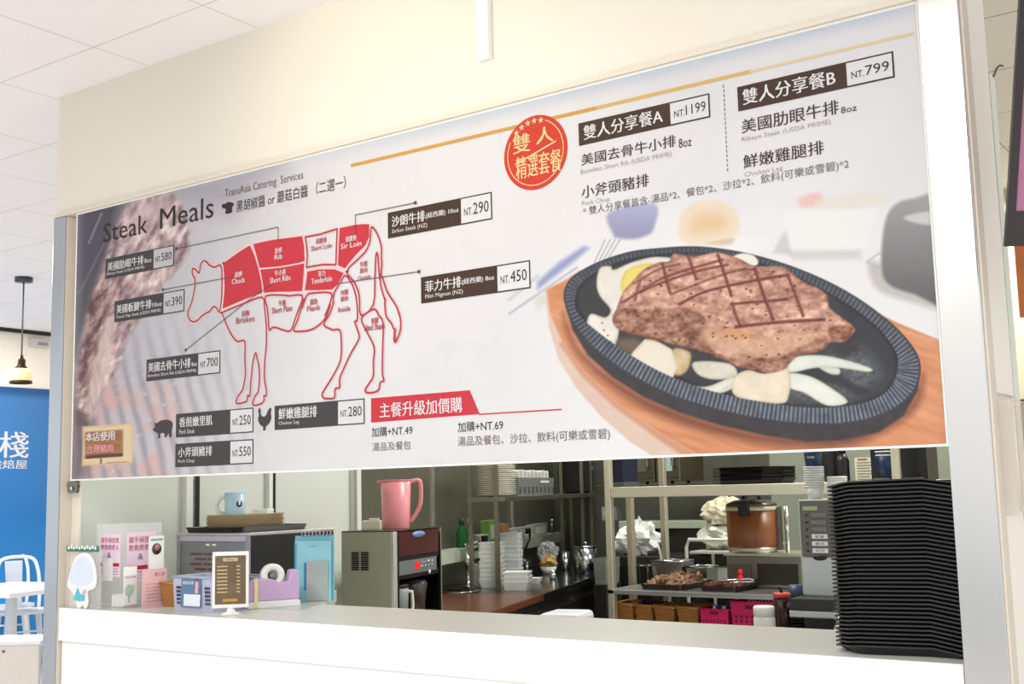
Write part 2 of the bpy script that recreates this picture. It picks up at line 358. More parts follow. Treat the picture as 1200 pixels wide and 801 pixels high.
    p.poly(G((-10, 290), (20, 270), (24, 300), (0, 320)), (214, 204, 190), 6, .5)
    # wooden board
    wood = G((20, 265), (75, 235), (120, 208), (400, 300), (900, 300), (1010, 355), (1140, 408), (1200, 440), (1200, 800), (340, 800), (320, 728), (260, 690), (180, 620), (110, 540), (60, 460), (32, 370))
    grain = lambda x, y, d: ((fbm(x*.35+y*.1, y*2.2-x*.7, 14, 51)-.5)*46+(fbm(x, y, 60, 57)-.5)*24)[:, None]*np.array([.8, 1, 1.1])
    p.poly(wood, (232, 206, 190), 2.5, tex=lambda x, y, d: ((fbm(x, y, 30, 58)-.5)*16)[:, None]*np.ones(3))
    inner = G((26, 262), (75, 238), (120, 208), (400, 300), (900, 300), (1010, 355), (1140, 408), (1200, 440), (1200, 800), (520, 800), (440, 718), (330, 655), (220, 575), (130, 490), (70, 410), (35, 330))
    p.poly(inner, (222, 152, 110), 3, tex=grain)
    p.poly(G((440, 718), (330, 655), (220, 575), (130, 490), (70, 410), (60, 415), (120, 500), (215, 592), (330, 676), (430, 745)), (206, 128, 88), 5, .6)
    p.poly(smooth(G((72, 330), (110, 420), (200, 500), (300, 560), (420, 610), (560, 650), (700, 670), (900, 660), (1040, 590), (1085, 500), (1070, 590), (980, 660), (860, 705), (700, 705), (540, 680), (400, 640), (280, 585), (180, 515), (100, 430))), (112, 66, 52), 12, .75)
    # iron plate: side wall, ribbed rim, bowl
    out = smooth(G((73, 285), (85, 240), (120, 210), (180, 180), (260, 155), (340, 145), (440, 140), (540, 150), (640, 172), (740, 205), (840, 250), (930, 305), (1010, 370), (1060, 430), (1077, 475), (1070, 525), (1045, 565), (1000, 600), (940, 625), (860, 640), (760, 642), (640, 630), (520, 605), (400, 570), (300, 525), (210, 470), (140, 410), (95, 350)), 5)
    inn = smooth(G((105, 300), (115, 255), (160, 215), (240, 180), (330, 163), (440, 157), (540, 166), (630, 188), (720, 222), (810, 265), (890, 315), (960, 370), (1005, 430), (1015, 470), (1005, 515), (975, 555), (920, 580), (850, 592), (760, 594), (660, 582), (540, 560), (430, 528), (330, 485), (230, 425), (150, 365), (115, 330)), 5)
    wall = (G((80, 310), (400, 300), (1066, 440), (1074, 500), (1070, 545), (1030, 615), (960, 662), (860, 685), (760, 690), (640, 672), (520, 645), (400, 608), (300, 565), (210, 508), (140, 445), (98, 375)))
    p.poly(wall, (66, 62, 66), 3, tex=lambda x, y, d: ((fbm(x, y, 10, 61)-.5)*18)[:, None]*np.ones(3))
    arc = np.concatenate([[0], np.cumsum(np.hypot(*np.diff(np.vstack([out, out[:1]]), axis=0).T))])
    def ribs(x, y, d):
        best = np.full(len(x), 1e9); al_ = np.zeros(len(x)); n = len(out)
        for i in range(n):
            a, b = out[i], out[(i+1) % n]; e = b-a; L = e@e; t = np.clip(((x-a[0])*e[0]+(y-a[1])*e[1])/L, 0, 1); dd = np.hypot(x-a[0]-t*e[0], y-a[1]-t*e[1])
            m = dd < best; best[m] = dd[m]; al_[m] = arc[i]+t[m]*math.sqrt(L)
        w = .5+.5*np.sin(al_*2*PI/5.3); q = np.clip((d-1.2)/1.5, 0, 1)
        low = np.clip((y-300)/140, 0, 1)
        return (w*q*(26+40*low)*(.55+.9*fbm(x, y, 9, 64)) + fbm(x, y, 8, 63)*18 - 8)[:, None]*np.array([.95, 1.02, 1.1])
    p.poly(out, (62, 66, 74), 1.4, tex=ribs)
    p.poly(inn, (62, 63, 67), 1.6, tex=lambda x, y, d: ((fbm(x, y, 30, 65)-.5)*16 + np.clip(6-d, 0, 6)*-3)[:, None]*np.ones(3))
    p.poly(smooth(G((860, 420), (930, 440), (960, 500), (900, 560), (820, 575), (700, 575), (690, 545), (760, 500))), (104, 108, 114), 18, .75, tex=lambda x, y, d: ((fbm(x, y, 3.2, 67, 2)-.5)*70)[:, None]*np.ones(3))
    p.poly(smooth(G((735, 505), (800, 480), (900, 530), (935, 545), (905, 560), (840, 530))), (48, 48, 54), 6, .8)
    p.line(G((380, 172), (440, 165), (545, 172)), 4, (84, 90, 108), 4, .8)
    p.poly(smooth(G((830, 430), (880, 405), (905, 430), (860, 455))), (50, 48, 52), 8, .7)
    # egg, potatoes, onions
    fat = lambda a, s_, sd: (lambda x, y, d: ((fbm(x, y, s_, sd)-.5)*a - np.clip(4-d, 0, 4)*5)[:, None]*np.array([1, 1.05, 1.3]))
    p.poly(smooth(G((175, 202), (205, 196), (215, 206), (265, 185), (330, 170), (385, 182), (300, 240), (250, 290), (235, 330), (225, 400), (208, 425), (165, 418), (150, 395), (138, 362), (150, 330), (190, 340), (205, 318), (175, 280), (166, 245))), (240, 236, 226), 2.2, tex=fat(24, 12, 71))
    p.poly(smooth(G((234, 245), (248, 210), (285, 192), (325, 190), (300, 225), (262, 252), (240, 270))), (242, 220, 116), 3, .95, tex=fat(20, 14, 72))
    for q in ((185, 375), (196, 390), (180, 355), (205, 408)): p.line(G(q, (q[0]+3, q[1]+2)), 1.5, (90, 84, 70), 1, .8)
    p.poly(smooth(G((545, 175), (575, 160), (610, 168), (620, 190), (590, 196))), (246, 244, 232), 2.2)
    p.poly(smooth(G((225, 405), (280, 400), (300, 430), (270, 445), (230, 430))), (140, 118, 96), 8, .7)
    for q in (((230, 455), (250, 450), (260, 465), (245, 470)), ((390, 525), (470, 535), (545, 512), (560, 530), (500, 555)), ((440, 465), (540, 470), (560, 505), (500, 515), (450, 500))):
        p.poly(smooth(G(*q)), (226, 222, 206), 2.2, tex=fat(36, 10, 73))
    p.poly(smooth(G((700, 480), (720, 452), (790, 446), (860, 458), (935, 482), (930, 493), (850, 482), (780, 482), (715, 495))), (232, 238, 228), 2, tex=fat(20, 9, 74))
    p.poly(smooth(G((790, 478), (845, 482), (848, 500), (820, 498))), (222, 230, 220), 2, tex=fat(20, 9, 74))
    p.poly(smooth(G((705, 498), (765, 505), (820, 535), (872, 577), (815, 588), (750, 552), (710, 538))), (240, 242, 232), 2, tex=fat(16, 12, 75))
    p.poly(smooth(G((470, 545), (540, 510), (556, 520), (500, 556))), (236, 238, 224), 2, tex=fat(16, 9, 75))
    p.poly(smooth(G((380, 430), (430, 440), (420, 490), (385, 500))), (214, 190, 150), 3, tex=fat(40, 9, 76))
    p.poly(G((302, 400), (330, 402), (378, 430), (394, 480), (376, 522), (300, 492), (246, 466), (270, 435)), (242, 234, 216), 2, tex=fat(12, 20, 77))
    p.poly(smooth(G((552, 510), (590, 488), (640, 498), (700, 478), (712, 520), (706, 560), (688, 582), (600, 576), (550, 555))), (240, 228, 204), 2.2, tex=fat(30, 16, 78))
    # the near rim passes in front of the food
    idx = p.sel(out, 2); d1, d2 = p.sd(idx, out), p.sd(idx, inn); a = np.clip(.5+d1/1.4, 0, 1)*np.clip(.5-d2/1.6, 0, 1)*(p.v[idx] > 372)
    k = np.nonzero(a > 0)[0]; idx, d1, a = idx[k], d1[k], a[k]; p.over(idx, a, np.clip(np.array((62, 66, 74.))+ribs(p.u[idx], p.v[idx], d1), 0, 255))
    # the steak
    stk = smooth(G((385, 160), (440, 170), (500, 157), (560, 172), (610, 195), (690, 198), (740, 235), (790, 258), (815, 280), (822, 312), (858, 342), (888, 366), (890, 382), (862, 408), (825, 410), (812, 425), (785, 440), (740, 445), (712, 465), (690, 488), (640, 496), (600, 486), (560, 478), (520, 458), (480, 442), (400, 420), (330, 402), (260, 386), (220, 368), (212, 345), (225, 308), (240, 270), (270, 235), (300, 205), (340, 186), (370, 182)), 4)
    def meat_t(x, y, d):
        f = fbm(x*1.0+y*.35, y*2.1-x*.25, 13, 81, 5)-.5; g = fbm(x, y, 42, 86)-.5; h = fbm(x, y, 4, 90, 2)-.5
        return (f*135+g*50+h*55)[:, None]*np.array([1, .98, .92]) - (np.clip(4-d, 0, 4)*11)[:, None]
    p.poly(stk, (206, 158, 138), 2, tex=meat_t)
    p.poly(smooth(G((212, 345), (240, 318), (300, 322), (380, 315), (440, 322), (478, 360), (470, 400), (500, 440), (600, 480), (640, 492), (690, 484), (712, 462), (740, 440), (790, 436), (815, 415), (800, 395), (740, 425), (690, 450), (620, 455), (560, 440), (520, 458), (400, 420), (260, 386))), (152, 108, 88), 6, .72, tex=meat_t)
    p.poly(smooth(G((462, 395), (480, 360), (540, 380), (620, 395), (740, 380), (780, 400), (700, 430), (630, 445), (560, 450), (510, 430))), (222, 178, 146), 9, .75, tex=lambda x, y, d: ((fbm(x, y, 9, 95)-.5)*60)[:, None]*np.array([.8, 1, 1.1]))
    p.poly(smooth(G((520, 375), (580, 372), (600, 395), (550, 405))), (224, 160, 96), 6, .6)
    p.poly(smooth(G((820, 372), (860, 362), (890, 372), (866, 402), (826, 400))), (134, 80, 62), 4, .8, tex=meat_t)
    for a, w, op in ((((290, 268), (330, 240), (400, 212), (520, 178)), 3, .8), (((270, 245), (340, 205), (400, 190)), 2.4, .7), (((245, 295), (300, 262), (430, 215), (535, 192)), 3, .8), (((375, 275), (470, 238), (560, 208), (610, 205)), 2.4, .7), (((400, 302), (470, 268), (590, 240), (705, 220)), 3.2, .9), (((545, 303), (620, 295), (700, 288)), 3, .9), (((560, 366), (660, 355), (730, 350), (805, 346)), 4, .85), (((610, 300), (680, 292), (720, 280)), 2.2, .6),
                     (((290, 235), (280, 262), (275, 290)), 3, .7), (((352, 190), (362, 230), (372, 270)), 3.6, .85), (((424, 168), (436, 200), (446, 232)), 3.6, .85), (((508, 165), (525, 215), (545, 278)), 3.6, .9), (((612, 203), (632, 265), (662, 345)), 3.8, .9), (((705, 225), (725, 275), (747, 336)), 3.6, .85), (((548, 300), (558, 335), (570, 362)), 3.4, .8)):
        q = smooth(G(*a), 4, False); p.line(q, w, (104, 46, 42), 2.2, op); p.line(q+np.array([.5, -2]), 1, (214, 168, 150), 2, .4)
    rr = random.Random(3)
    for _ in range(120):
        x, y = rr.uniform(230, 850), rr.uniform(170, 480); q = G((x, y), (x+rr.uniform(2, 6), y+rr.uniform(-2, 2)))
        i = p.sel(q, 3); 
        if len(i) and p.sd(i, stk).min() > 0: p.line(q, rr.uniform(1, 1.9), (70, 44, 38), 1.1, .8)
    # the plaque in the lower left corner
    p.poly([(96.3, 499.5), (155.8, 495.5), (155.8, 542.5), (96.3, 545.8)], (240, 204, 158), 1.4); p.poly([(98.6, 501.8), (153.6, 498), (153.6, 540.4), (98.6, 543.4)], (246, 222, 184), 1.4, .9)
    p.poly([(99.5, 506), (144, 503), (144, 533), (99.5, 536.5)], (172, 120, 86), 1.6, tex=lambda x, y, d: ((fbm(x*.4, y*2, 5, 99)-.5)*40)[:, None]*np.ones(3)); p.poly([(99.5, 533.5), (144, 530.5), (144, 534.5), (99.5, 537.5)], (98, 66, 48), 1.2)
    p.poly([(117.5, 537), (119.5, 537), (119.5, 543), (117.5, 543)], (80, 54, 40), 1)
    p.line([(126, 542.2), (150, 540.6)], 1.2, (190, 160, 120), 1)
    return np.clip(p.c, 0, 255)
def build_print():
    us = np.concatenate([np.arange(90.5, 592, 1.9), np.arange(592, 1112.5, .86)]); xs = np.array([sp(u, 430)[0] for u in us]); xs[0] = .010; xs[-1] = SW-.006; xs = np.unique(np.clip(xs, .010, SW-.006))
    zs = np.concatenate([np.linspace(.006, .62, 345), np.linspace(.62, SH-.008, 150)[1:]])
    nx, nz = len(xs), len(zs); X, Z = np.meshgrid(xs, zs)
    P = np.stack([X.ravel(), np.full(X.size, -.0035), Z.ravel()], 1)
    q = (P+np.array([0, 0, SZ])-CAM) @ R3; u = 600+FPX*q[:, 0]/-q[:, 2]; v = 400.5-FPX*q[:, 1]/-q[:, 2]
    c = lin(paint_board(u, v))*KS/.85
    me = bpy.data.meshes.new('printed_sheet'); i = (np.arange(nz-1)[:, None]*nx+np.arange(nx-1)).ravel()
    fs = np.stack([i, i+1, i+1+nx, i+nx], 1)
    me.vertices.add(len(P)); me.vertices.foreach_set('co', P.ravel().astype(np.float32))
    me.loops.add(fs.size); me.loops.foreach_set('vertex_index', fs.ravel().astype(np.int32))
    me.polygons.add(len(fs)); me.polygons.foreach_set('loop_start', (np.arange(len(fs))*4).astype(np.int32))
    me.update(calc_edges=True); me.validate()
    a = me.color_attributes.new('print', 'FLOAT_COLOR', 'POINT'); a.data.foreach_set('color', np.concatenate([c, np.ones((len(c), 1))], 1).ravel().astype(np.float32))
    m = bpy.data.materials.new('printed_paper'); m.use_nodes = True; nt = m.node_tree; b = nt.nodes['Principled BSDF']; b.inputs['Roughness'].default_value = .55; b.inputs['Specular IOR Level'].default_value = .3
    n = nt.nodes.new('ShaderNodeVertexColor'); n.layer_name = 'print'; nt.links.new(n.outputs[0], b.inputs['Base Color']); me.materials.append(m)
    link('printed_sheet', me, board)
build_print()
def SB(): return MB()
def flat(mb, P, m, lay=1):       # filled shape on the board, given in photograph pixels
    q = [sp(*a) for a in P]; mb.add([(a[0], -.0035-.0007*lay, a[1]) for a in q], [tuple(range(len(q)))], m)
def strip(mb, P, w, m, lay=1, closed=False):    # printed line of width w metres
    q = np.array([sp(*a) for a in P]); n = len(q); vs = []; 
    for i in range(n):
        a = q[i-1] if (i or closed) else q[i]; b = q[(i+1) % n] if (i < n-1 or closed) else q[i]; t = b-a; L = np.hypot(*t)+1e-9; nn = np.array([-t[1], t[0]])/L*w/2
        vs += [q[i]+nn, q[i]-nn]
    for i in range(n if closed else n-1):      # one small quad per segment, a hair apart in depth
        a, b = q[i], q[(i+1) % n]; t = b-a; L = np.hypot(*t)
        if L < 1e-6: continue
        t = t/L; nn = np.array([-t[1], t[0]])*w/2; e = t*w*.3; y = -.0035-.0007*lay-2e-5*(i % 7)
        mb.add([(c[0], y, c[1]) for c in (a-e+nn, a-e-nn, b+e-nn, b+e+nn)], [(0, 1, 2, 3)], m)
def btext(mb, s, lb, rt, m, lay=2, bold=0):
    a, b = sp(*lb), sp(*rt); text(mb, s, m, (a[0], -.0035-.0007*lay, a[1]), (b[0]-a[0], 0, 0), (0, 0, b[1]-a[1]), bold)
def btexth(mb, s, lb, u1, h, m, lay=2, bold=0):   # left baseline corner, right end, height in photograph pixels at the left end
    a, t, b = sp(*lb), sp(lb[0], lb[1]-h), sp(u1, lb[1]-(u1-lb[0])*.15); text(mb, s, m, (a[0], -.0035-.0007*lay, a[1]), (b[0]-a[0], 0, 0), (0, 0, t[1]-a[1]), bold)
# ------------------------------------------------------------------ printed lettering and drawings of the board
dkgrey = ink('charcoal', (74, 70, 72)); brown = ink('dark_brown', (72, 50, 38)); red = ink('red', (216, 58, 72)); dred = ink('deep_red', (196, 62, 78)); wht = ink('white', (246, 244, 244))
pink = ink('pale_pink', (250, 226, 228)); txt = ink('black_brown', (56, 44, 42)); lgt = ink('pale_text', (196, 182, 176)); mid = ink('mid_text', (128, 116, 110)); gold = ink('gold', (226, 168, 76)); redo = ink('seal_red', (224, 62, 44)); cream_i = ink('seal_cream', (250, 226, 160)); greyp = ink('label_grey', (210, 208, 212))
m = SB(); btext(m, 'Steak', (121.5, 284.5), (174, 250), txt); part('title_lettering', m, board)
m = SB(); btext(m, 'Meals', (188, 268.7), (251, 229.5), txt); part('title_lettering', m, board)
m = SB(); btexth(m, 'TransAsia Catering  Services', (264, 234), 356, 12, mid); part('subtitle_lettering', m, board)
m = SB(); btexth(m, '黑胡椒醬 or 蘑菇白醬 （二選一）', (277.5, 249.5), 406, 14, txt); part('sauce_lettering', m, board)
m = SB(); flat(m, smooth([(265, 250.5), (265, 245), (261, 243.5), (261, 239.5), (265, 238.5), (267, 236.8), (270, 237), (273.5, 237.5), (274.5, 240.5), (272.5, 243.2), (272.2, 248.8)], 3), txt); part('chef_hat_symbol', m, board)
def label(TL, BR, split, dark, face, name, sub, price, nb, sb, pb, oz=None):
    a, b = sp(*TL), sp(*BR); x0, x1, z1, z0 = a[0], b[0], a[1], b[1]; sx = sp(split, (TL[1]+BR[1])/2)[0]; w, h = x1-x0, z1-z0
    r = MB(); Y = -.0048
    def rc(p, q, mm, y): r.add([(p[0], y, p[1]), (q[0], y, p[1]), (q[0], y, q[1]), (p[0], y, q[1])], [(0, 1, 2, 3)], mm)
    rc((x0, z0), (x1, z1), dark, Y); rc((sx, z0+.004), (x1-.004, z1-.004), face, Y-.0005)
    o = part('price_label', r, board)
    dx = sx-x0; Yt = -.0060
    def tb(s, x, z, ww, hh, mm, bold=0, nm='dish_name'): part(nm, text(MB(), s, mm, (x, Yt, z), (ww, 0, 0), (0, 0, hh), bold), o)
    tb(name, x0+nb[0]*dx, z0+nb[2]*h, (nb[1]-nb[0])*dx, (nb[3]-nb[2])*h, wht, .012)
    if oz: tb(oz[0], x0+oz[1]*dx, z0+oz[3]*h, (oz[2]-oz[1])*dx, (oz[4]-oz[3])*h, wht, .01, 'weight')
    if sub: tb(sub, x0+sb[0]*dx, z0+sb[2]*h, (sb[1]-sb[0])*dx, (sb[3]-sb[2])*h, wht, 0, 'english_name')
    dp = x1-sx
    tb('NT.', sx+.1*dp, z0+pb[0]*h, .27*dp, (pb[1]-pb[0])*h*.66, txt, 0, 'currency'); tb(price, sx+.4*dp, z0+pb[0]*h, .5*dp, (pb[1]-pb[0])*h, txt, 0, 'price')
std = ((.05, .8, .36, .80), (.04, .82, .12, .30), (.33, .72))
label((124.5, 303.7), (204.3, 311.3), 180.8, dkgrey, greyp, '美國肋眼牛排', 'Ribeye Steak (USDA PRIME)', '580', *std, oz=('8oz', .82, .96, .40, .62))
label((135, 353), (216.7, 364.5), 192.5, dkgrey, greyp, '美國板腱牛排', 'Chuck Flap Steak (USDA PRIME)', '390', (.05, .76, .38, .80), (.04, .95, .12, .30), (.33, .72), oz=('10oz', .78, .97, .42, .62))
label((172.5, 421.3), (258.7, 437), 233.2, dkgrey, ink('label_light', (224, 223, 226)), '美國去骨牛小排', 'Boneless Short Rib (USDA PRIME)', '700', (.04, .86, .40, .84), (.04, .97, .14, .32), (.33, .72), oz=('8oz', .88, .98, .44, .62))
lw = ink('label_white', (236, 236, 238))
label((207, 485), (297.5, 506.3), 270.8, dkgrey, lw, '香煎嫩里肌', 'Pork Steak', '250', (.07, .68, .42, .84), (.07, .36, .14, .32), (.33, .72))
label((206.3, 520), (297.5, 543), 270.8, dkgrey, lw, '小斧頭豬排', 'Pork Chop', '550', (.06, .68, .42, .84), (.06, .36, .14, .32), (.33, .72))
label((322.5, 475.5), (428, 496.4), 397, dkgrey, lw, '鮮嫩雞腿排', 'Chicken Leg', '280', (.07, .68, .42, .88), (.07, .40, .16, .34), (.33, .72))
lb = ink('board_white', (240, 239, 240))
label((455, 249.5), (577.5, 256.8), 541.2, brown, lb, '沙朗牛排', 'Sirlion Steak (NZ)', '290', (.06, .52, .40, .82), (.06, .55, .12, .32), (.30, .72), oz=('(紐西蘭) 10oz', .53, .97, .45, .70))
label((493.8, 325), (622.5, 337.5), 583.8, brown, lb, '菲力牛排', 'Filet Mignon (NZ)', '450', (.06, .54, .40, .82), (.06, .56, .12, .32), (.30, .72), oz=('(紐西蘭) 8oz', .55, .96, .45, .70))
label((678.3, 145), (833, 137.5), 786.5, brown, lb, '雙人分享餐A', None, '1199', (.06, .92, .2, .84), None, (.30, .72))
label((864.3, 102.5), (1049, 90.8), 993.3, brown, lb, '雙人分享餐B', None, '799', (.05, .90, .2, .84), None, (.30, .68))
m = SB(); btext(m, '美國去骨牛小排', (682, 194.5), (792, 157.5), brown, bold=.006); part('set_meal_lettering', m, board)
m = SB(); btext(m, '8oz', (796, 174), (810.5, 160), brown); part('set_meal_lettering', m, board)
m = SB(); btext(m, '小斧頭豬排', (682.5, 233), (760.5, 203), brown, bold=.006); part('set_meal_lettering', m, board)
m = SB(); btexth(m, 'Boneless Short Rib (USDA PRIME)', (681, 206), 788, 7, lgt); part('small_lettering', m, board)
m = SB(); btexth(m, 'Pork Chop', (682.5, 243.2), 715, 7, lgt); part('small_lettering', m, board)
m = SB(); btext(m, '美國肋眼牛排', (870, 157), (982.5, 116.5), brown, bold=.006); part('set_meal_lettering', m, board)
m = SB(); btext(m, '8oz', (986, 133.5), (1004, 122), brown); part('set_meal_lettering', m, board)
m = SB(); btext(m, '鮮嫩雞腿排', (872, 198), (965, 164), brown, bold=.006); part('set_meal_lettering', m, board)
m = SB(); btexth(m, 'Ribeye Steak (USDA PRIME)', (870, 168), 974.5, 7, lgt); part('small_lettering', m, board)
m = SB(); btexth(m, 'Chicken Leg', (873, 209), 918, 7, lgt); part('small_lettering', m, board)
m = SB(); btexth(m, '* 雙人分享餐皆含-湯品*2、餐包*2、沙拉*2、飲料(可樂或雪碧)*2', (684, 254.5), 996, 11.5, mid); part('note_lettering', m, board)
# gold rule, dashed divider, seal
m = SB(); strip(m, [(412.5, 194), (700, 126.5)], .011, gold); strip(m, [(700, 126.5), (880, 84)], .010, ink('gold_pale', (234, 192, 112)), 1.2); strip(m, [(880, 84), (1070, 39.5)], .007, ink('gold_faint', (246, 222, 172)), 1.4); part('gold_rule', m, board)
m = SB()
for k in range(19): 
    a = np.array((848.2, 100)); b = np.array((853.2, 203)); strip(m, [a+(b-a)*(k/19), a+(b-a)*((k+.5)/19)], .0028, mid)
part('dashed_divider', m, board)
sc_ = sp(627.8, 178.8); rad = .5*(sp(627.8, 135.5)-sp(627.8, 222.5))[1]
m = SB(); cir = lambda r, n=64: [(sc_[0]+r*math.cos(2*PI*i/n), sc_[1]+r*math.sin(2*PI*i/n)) for i in range(n)]
def fw(mb, q, mm, lay): mb.add([(a[0], -.0035-.0007*lay, a[1]) for a in q], [tuple(range(len(q)))], mm)
fw(m, cir(rad), redo, 2); o = part('seal', m, board)
m = SB(); A, B_ = cir(rad*.89), cir(rad*.865)
for i in range(64):
    an = 360*i/64
    if 62 < an < 148: continue
    j = (i+1) % 64; fw(m, [A[i], A[j], B_[j], B_[i]], cream_i, 3)
for i, an in enumerate((132, 118, 104, 90, 76)):
    cx, cz = sc_[0]+rad*.86*math.cos(an*PI/180), sc_[1]+rad*.86*math.sin(an*PI/180)
    fw(m, [(cx+(.011 if k % 2 == 0 else .0045)*math.sin(k*PI/5), cz+(.011 if k % 2 == 0 else .0045)*math.cos(k*PI/5)) for k in range(10)], cream_i, 3)
btext(m, '雙', (602, 181.5), (621.5, 155), cream_i, 3, .01); btext(m, '人', (629.5, 170), (648.5, 146.5), cream_i, 3, .01); strip(m, [(605, 193), (652, 165.5)], .0045, cream_i, 3)
a = sp(606, 208); btext(m, '精選套餐', (606, 211), (658, 173.5), cream_i, 3, .006); part('seal_lettering', m, o)
# upgrade banner
m = SB(); flat(m, [(435.4, 466.5), (551, 457), (562.8, 485), (435.4, 495)], red); strip(m, [(562, 485.3), (658.4, 479.5)], .004, red); o = part('banner', m, board)
m = SB(); btext(m, '主餐升級加價購', (445.6, 489.5), (542, 464.5), wht, 2, .008); part('banner_lettering', m, o)
m = SB(); btext(m, '加購+NT.49', (436.3, 512), (484, 497.5), txt); part('upgrade_lettering', m, board)
m = SB(); btext(m, '加購+NT.69', (537.2, 506.5), (590, 491), txt); part('upgrade_lettering', m, board)
m = SB(); btext(m, '湯品及餐包', (437, 528.5), (482, 516), mid); part('upgrade_lettering', m, board)
m = SB(); btexth(m, '湯品及餐包、沙拉、飲料(可樂或雪碧)', (537.2, 524.5), 715, 13, mid); part('upgrade_lettering', m, board)
m = SB(); btext(m, '本店使用', (100.8, 517.5), (135, 504.2), wht, 1, .02); part('plaque_lettering', m, board)
m = SB(); btext(m, '台灣豬肉', (102.5, 531), (133, 519.5), ink('plaque_pink', (250, 176, 178)), 1, .02); part('plaque_lettering', m, board)
# pig and hen silhouettes
m = SB(); flat(m, smooth([(179.5, 503), (182, 500), (181.5, 495), (184.5, 495.5), (189, 492.5), (197, 491.5), (202, 494), (203.2, 498), (202, 503), (201.5, 511.5), (199, 511.5), (198, 507.5), (195.5, 512), (193.5, 512), (193, 507.5), (188.5, 508), (188.5, 513), (186, 513), (185.5, 508), (182, 505.5)], 3), dkgrey); part('pig_silhouette', m, board)
m = SB(); flat(m, smooth([(303, 481), (304.5, 477.8), (306, 480), (306.2, 485), (309, 488), (312, 486.5), (315.5, 479), (318.5, 478), (318, 484), (318.5, 490), (316, 496), (312, 500), (312, 503.5), (308.5, 504), (309, 500.5), (305, 497), (302.8, 491), (304, 486)], 3), dkgrey); part('hen_silhouette', m, board)
# callout lines
m = SB(); ln = ink('callout', (96, 92, 96))
for P, dot in ((((207.5, 291.5), (327, 266.3), (327, 284)), (207.5, 291.5)), (((192, 339.5), (272.5, 324.5)), (192, 339.5)), (((218.7, 410), (290, 353.5), (319, 333)), (218.7, 410)), (((487.7, 237.8), (417.5, 252), (417.5, 276)), (487.7, 237.8)), (((492, 318.3), (395, 332.5)), (492, 318.3))):
    strip(m, P, .0026, ln, 5); q = sp(*dot); fw(m, [(q[0]+.006*math.cos(i*PI/6), q[1]+.006*math.sin(i*PI/6)) for i in range(12)], ln, 5)
part('callout_line', m, board)
# the cow chart
fA = lambda *p: [(200+x/6.67, 250+y/6.67) for x, y in p]; fB = lambda *p: [(330+x/6.67, 250+y/6.67) for x, y in p]; fC = lambda *p: [(210+x/6.67, 360+y/6.67) for x, y in p]; fD = lambda *p: [(340+x/6.16, 350+y/6.16) for x, y in p]
filled = [('chuck_cut', fA((415, 390), (470, 350), (530, 308), (580, 275), (625, 250), (660, 330), (690, 430), (715, 540), (720, 620), (600, 665), (480, 715), (410, 745), (418, 680), (425, 600), (424, 500))),
    ('rib_cut', fA((650, 240), (800, 207), (1000, 182))+fB((165, 178), (180, 250), (185, 372))+fA((1000, 388), (860, 413), (700, 427), (675, 330))),
    ('short_rib_cut', fA((705, 440), (860, 425), (1000, 400))+fB((182, 390), (175, 500), (165, 608))+fA((930, 612), (840, 612), (735, 620), (722, 530))),
    ('sirloin_cut', fB((458, 115), (580, 90), (640, 84), (690, 85), (690, 180), (660, 250), (590, 320), (530, 390), (500, 430), (445, 405), (450, 260))),
    ('tenderloin_cut', fB((205, 455), (300, 437), (420, 437), (490, 465), (465, 515), (440, 560), (400, 595), (290, 600), (185, 600), (198, 520)))]
outl = [fA((395, 405), (350, 420), (310, 405), (285, 380), (268, 370), (250, 382), (238, 405), (228, 465), (200, 440), (178, 430), (174, 470), (196, 520), (190, 600), (170, 690), (142, 760))+fC((72, 40), (74, 70), (90, 100), (120, 113), (150, 100), (180, 68), (215, 45), (245, 30), (262, 5))+fA((345, 728), (365, 740), (385, 770), (400, 690), (406, 600), (406, 480)),
    fB((190, 185), (300, 165), (440, 122), (434, 260), (430, 402), (330, 400), (200, 422), (207, 330), (200, 250)),
    fA((750, 645), (900, 640))+fB((60, 645), (165, 640), (150, 720), (120, 800))+fC((945, 0), (905, 110), (875, 183), (820, 178), (770, 160), (735, 158), (708, 175), (700, 60), (692, 0)),
    fB((192, 665), (205, 640), (235, 625), (390, 622), (380, 710), (345, 800))+fD((295, 40), (270, 120), (225, 180), (160, 222), (90, 235), (30, 228), (60, 150), (105, 0))+fB((165, 740)),
    fA((400, 778), (500, 735), (600, 695), (720, 655))+fC((672, 0), (682, 90), (687, 170), (686, 300), (674, 420), (672, 560), (686, 640), (685, 690), (668, 690), (668, 730), (640, 755), (590, 766), (580, 742), (600, 690), (625, 650), (632, 500), (615, 400), (603, 355), (585, 410), (575, 480), (563, 600), (558, 690), (540, 688), (535, 730), (500, 745), (460, 752), (450, 735), (465, 695), (500, 645), (510, 600), (523, 520), (518, 400), (518, 265), (470, 268), (440, 250), (400, 190), (365, 110), (340, 45)),
    fB((505, 485), (470, 530), (440, 580), (415, 625), (408, 700))+fD((318, 30), (290, 110), (248, 185), (290, 215), (320, 225), (355, 222), (372, 260), (374, 400), (355, 480), (300, 580), (250, 660), (237, 690), (248, 717), (285, 720), (325, 713), (330, 650), (362, 640), (362, 580), (385, 520), (440, 400), (492, 310), (504, 270), (490, 220), (472, 165), (490, 155), (490, 60), (482, 0))+fB((590, 660), (560, 560)),
    fB((515, 455), (590, 370), (660, 300), (695, 220), (708, 108), (755, 165), (785, 260), (785, 330), (788, 400), (775, 520), (765, 420), (757, 325), (745, 315), (738, 400), (735, 500), (722, 715), (625, 795), (612, 640), (575, 540)),
    fD((610, 75), (520, 142), (560, 240), (612, 350), (606, 450), (605, 560), (575, 610), (548, 655), (555, 674), (590, 678), (642, 660), (655, 605), (682, 590), (672, 545), (672, 400), (676, 180), (645, 120))]
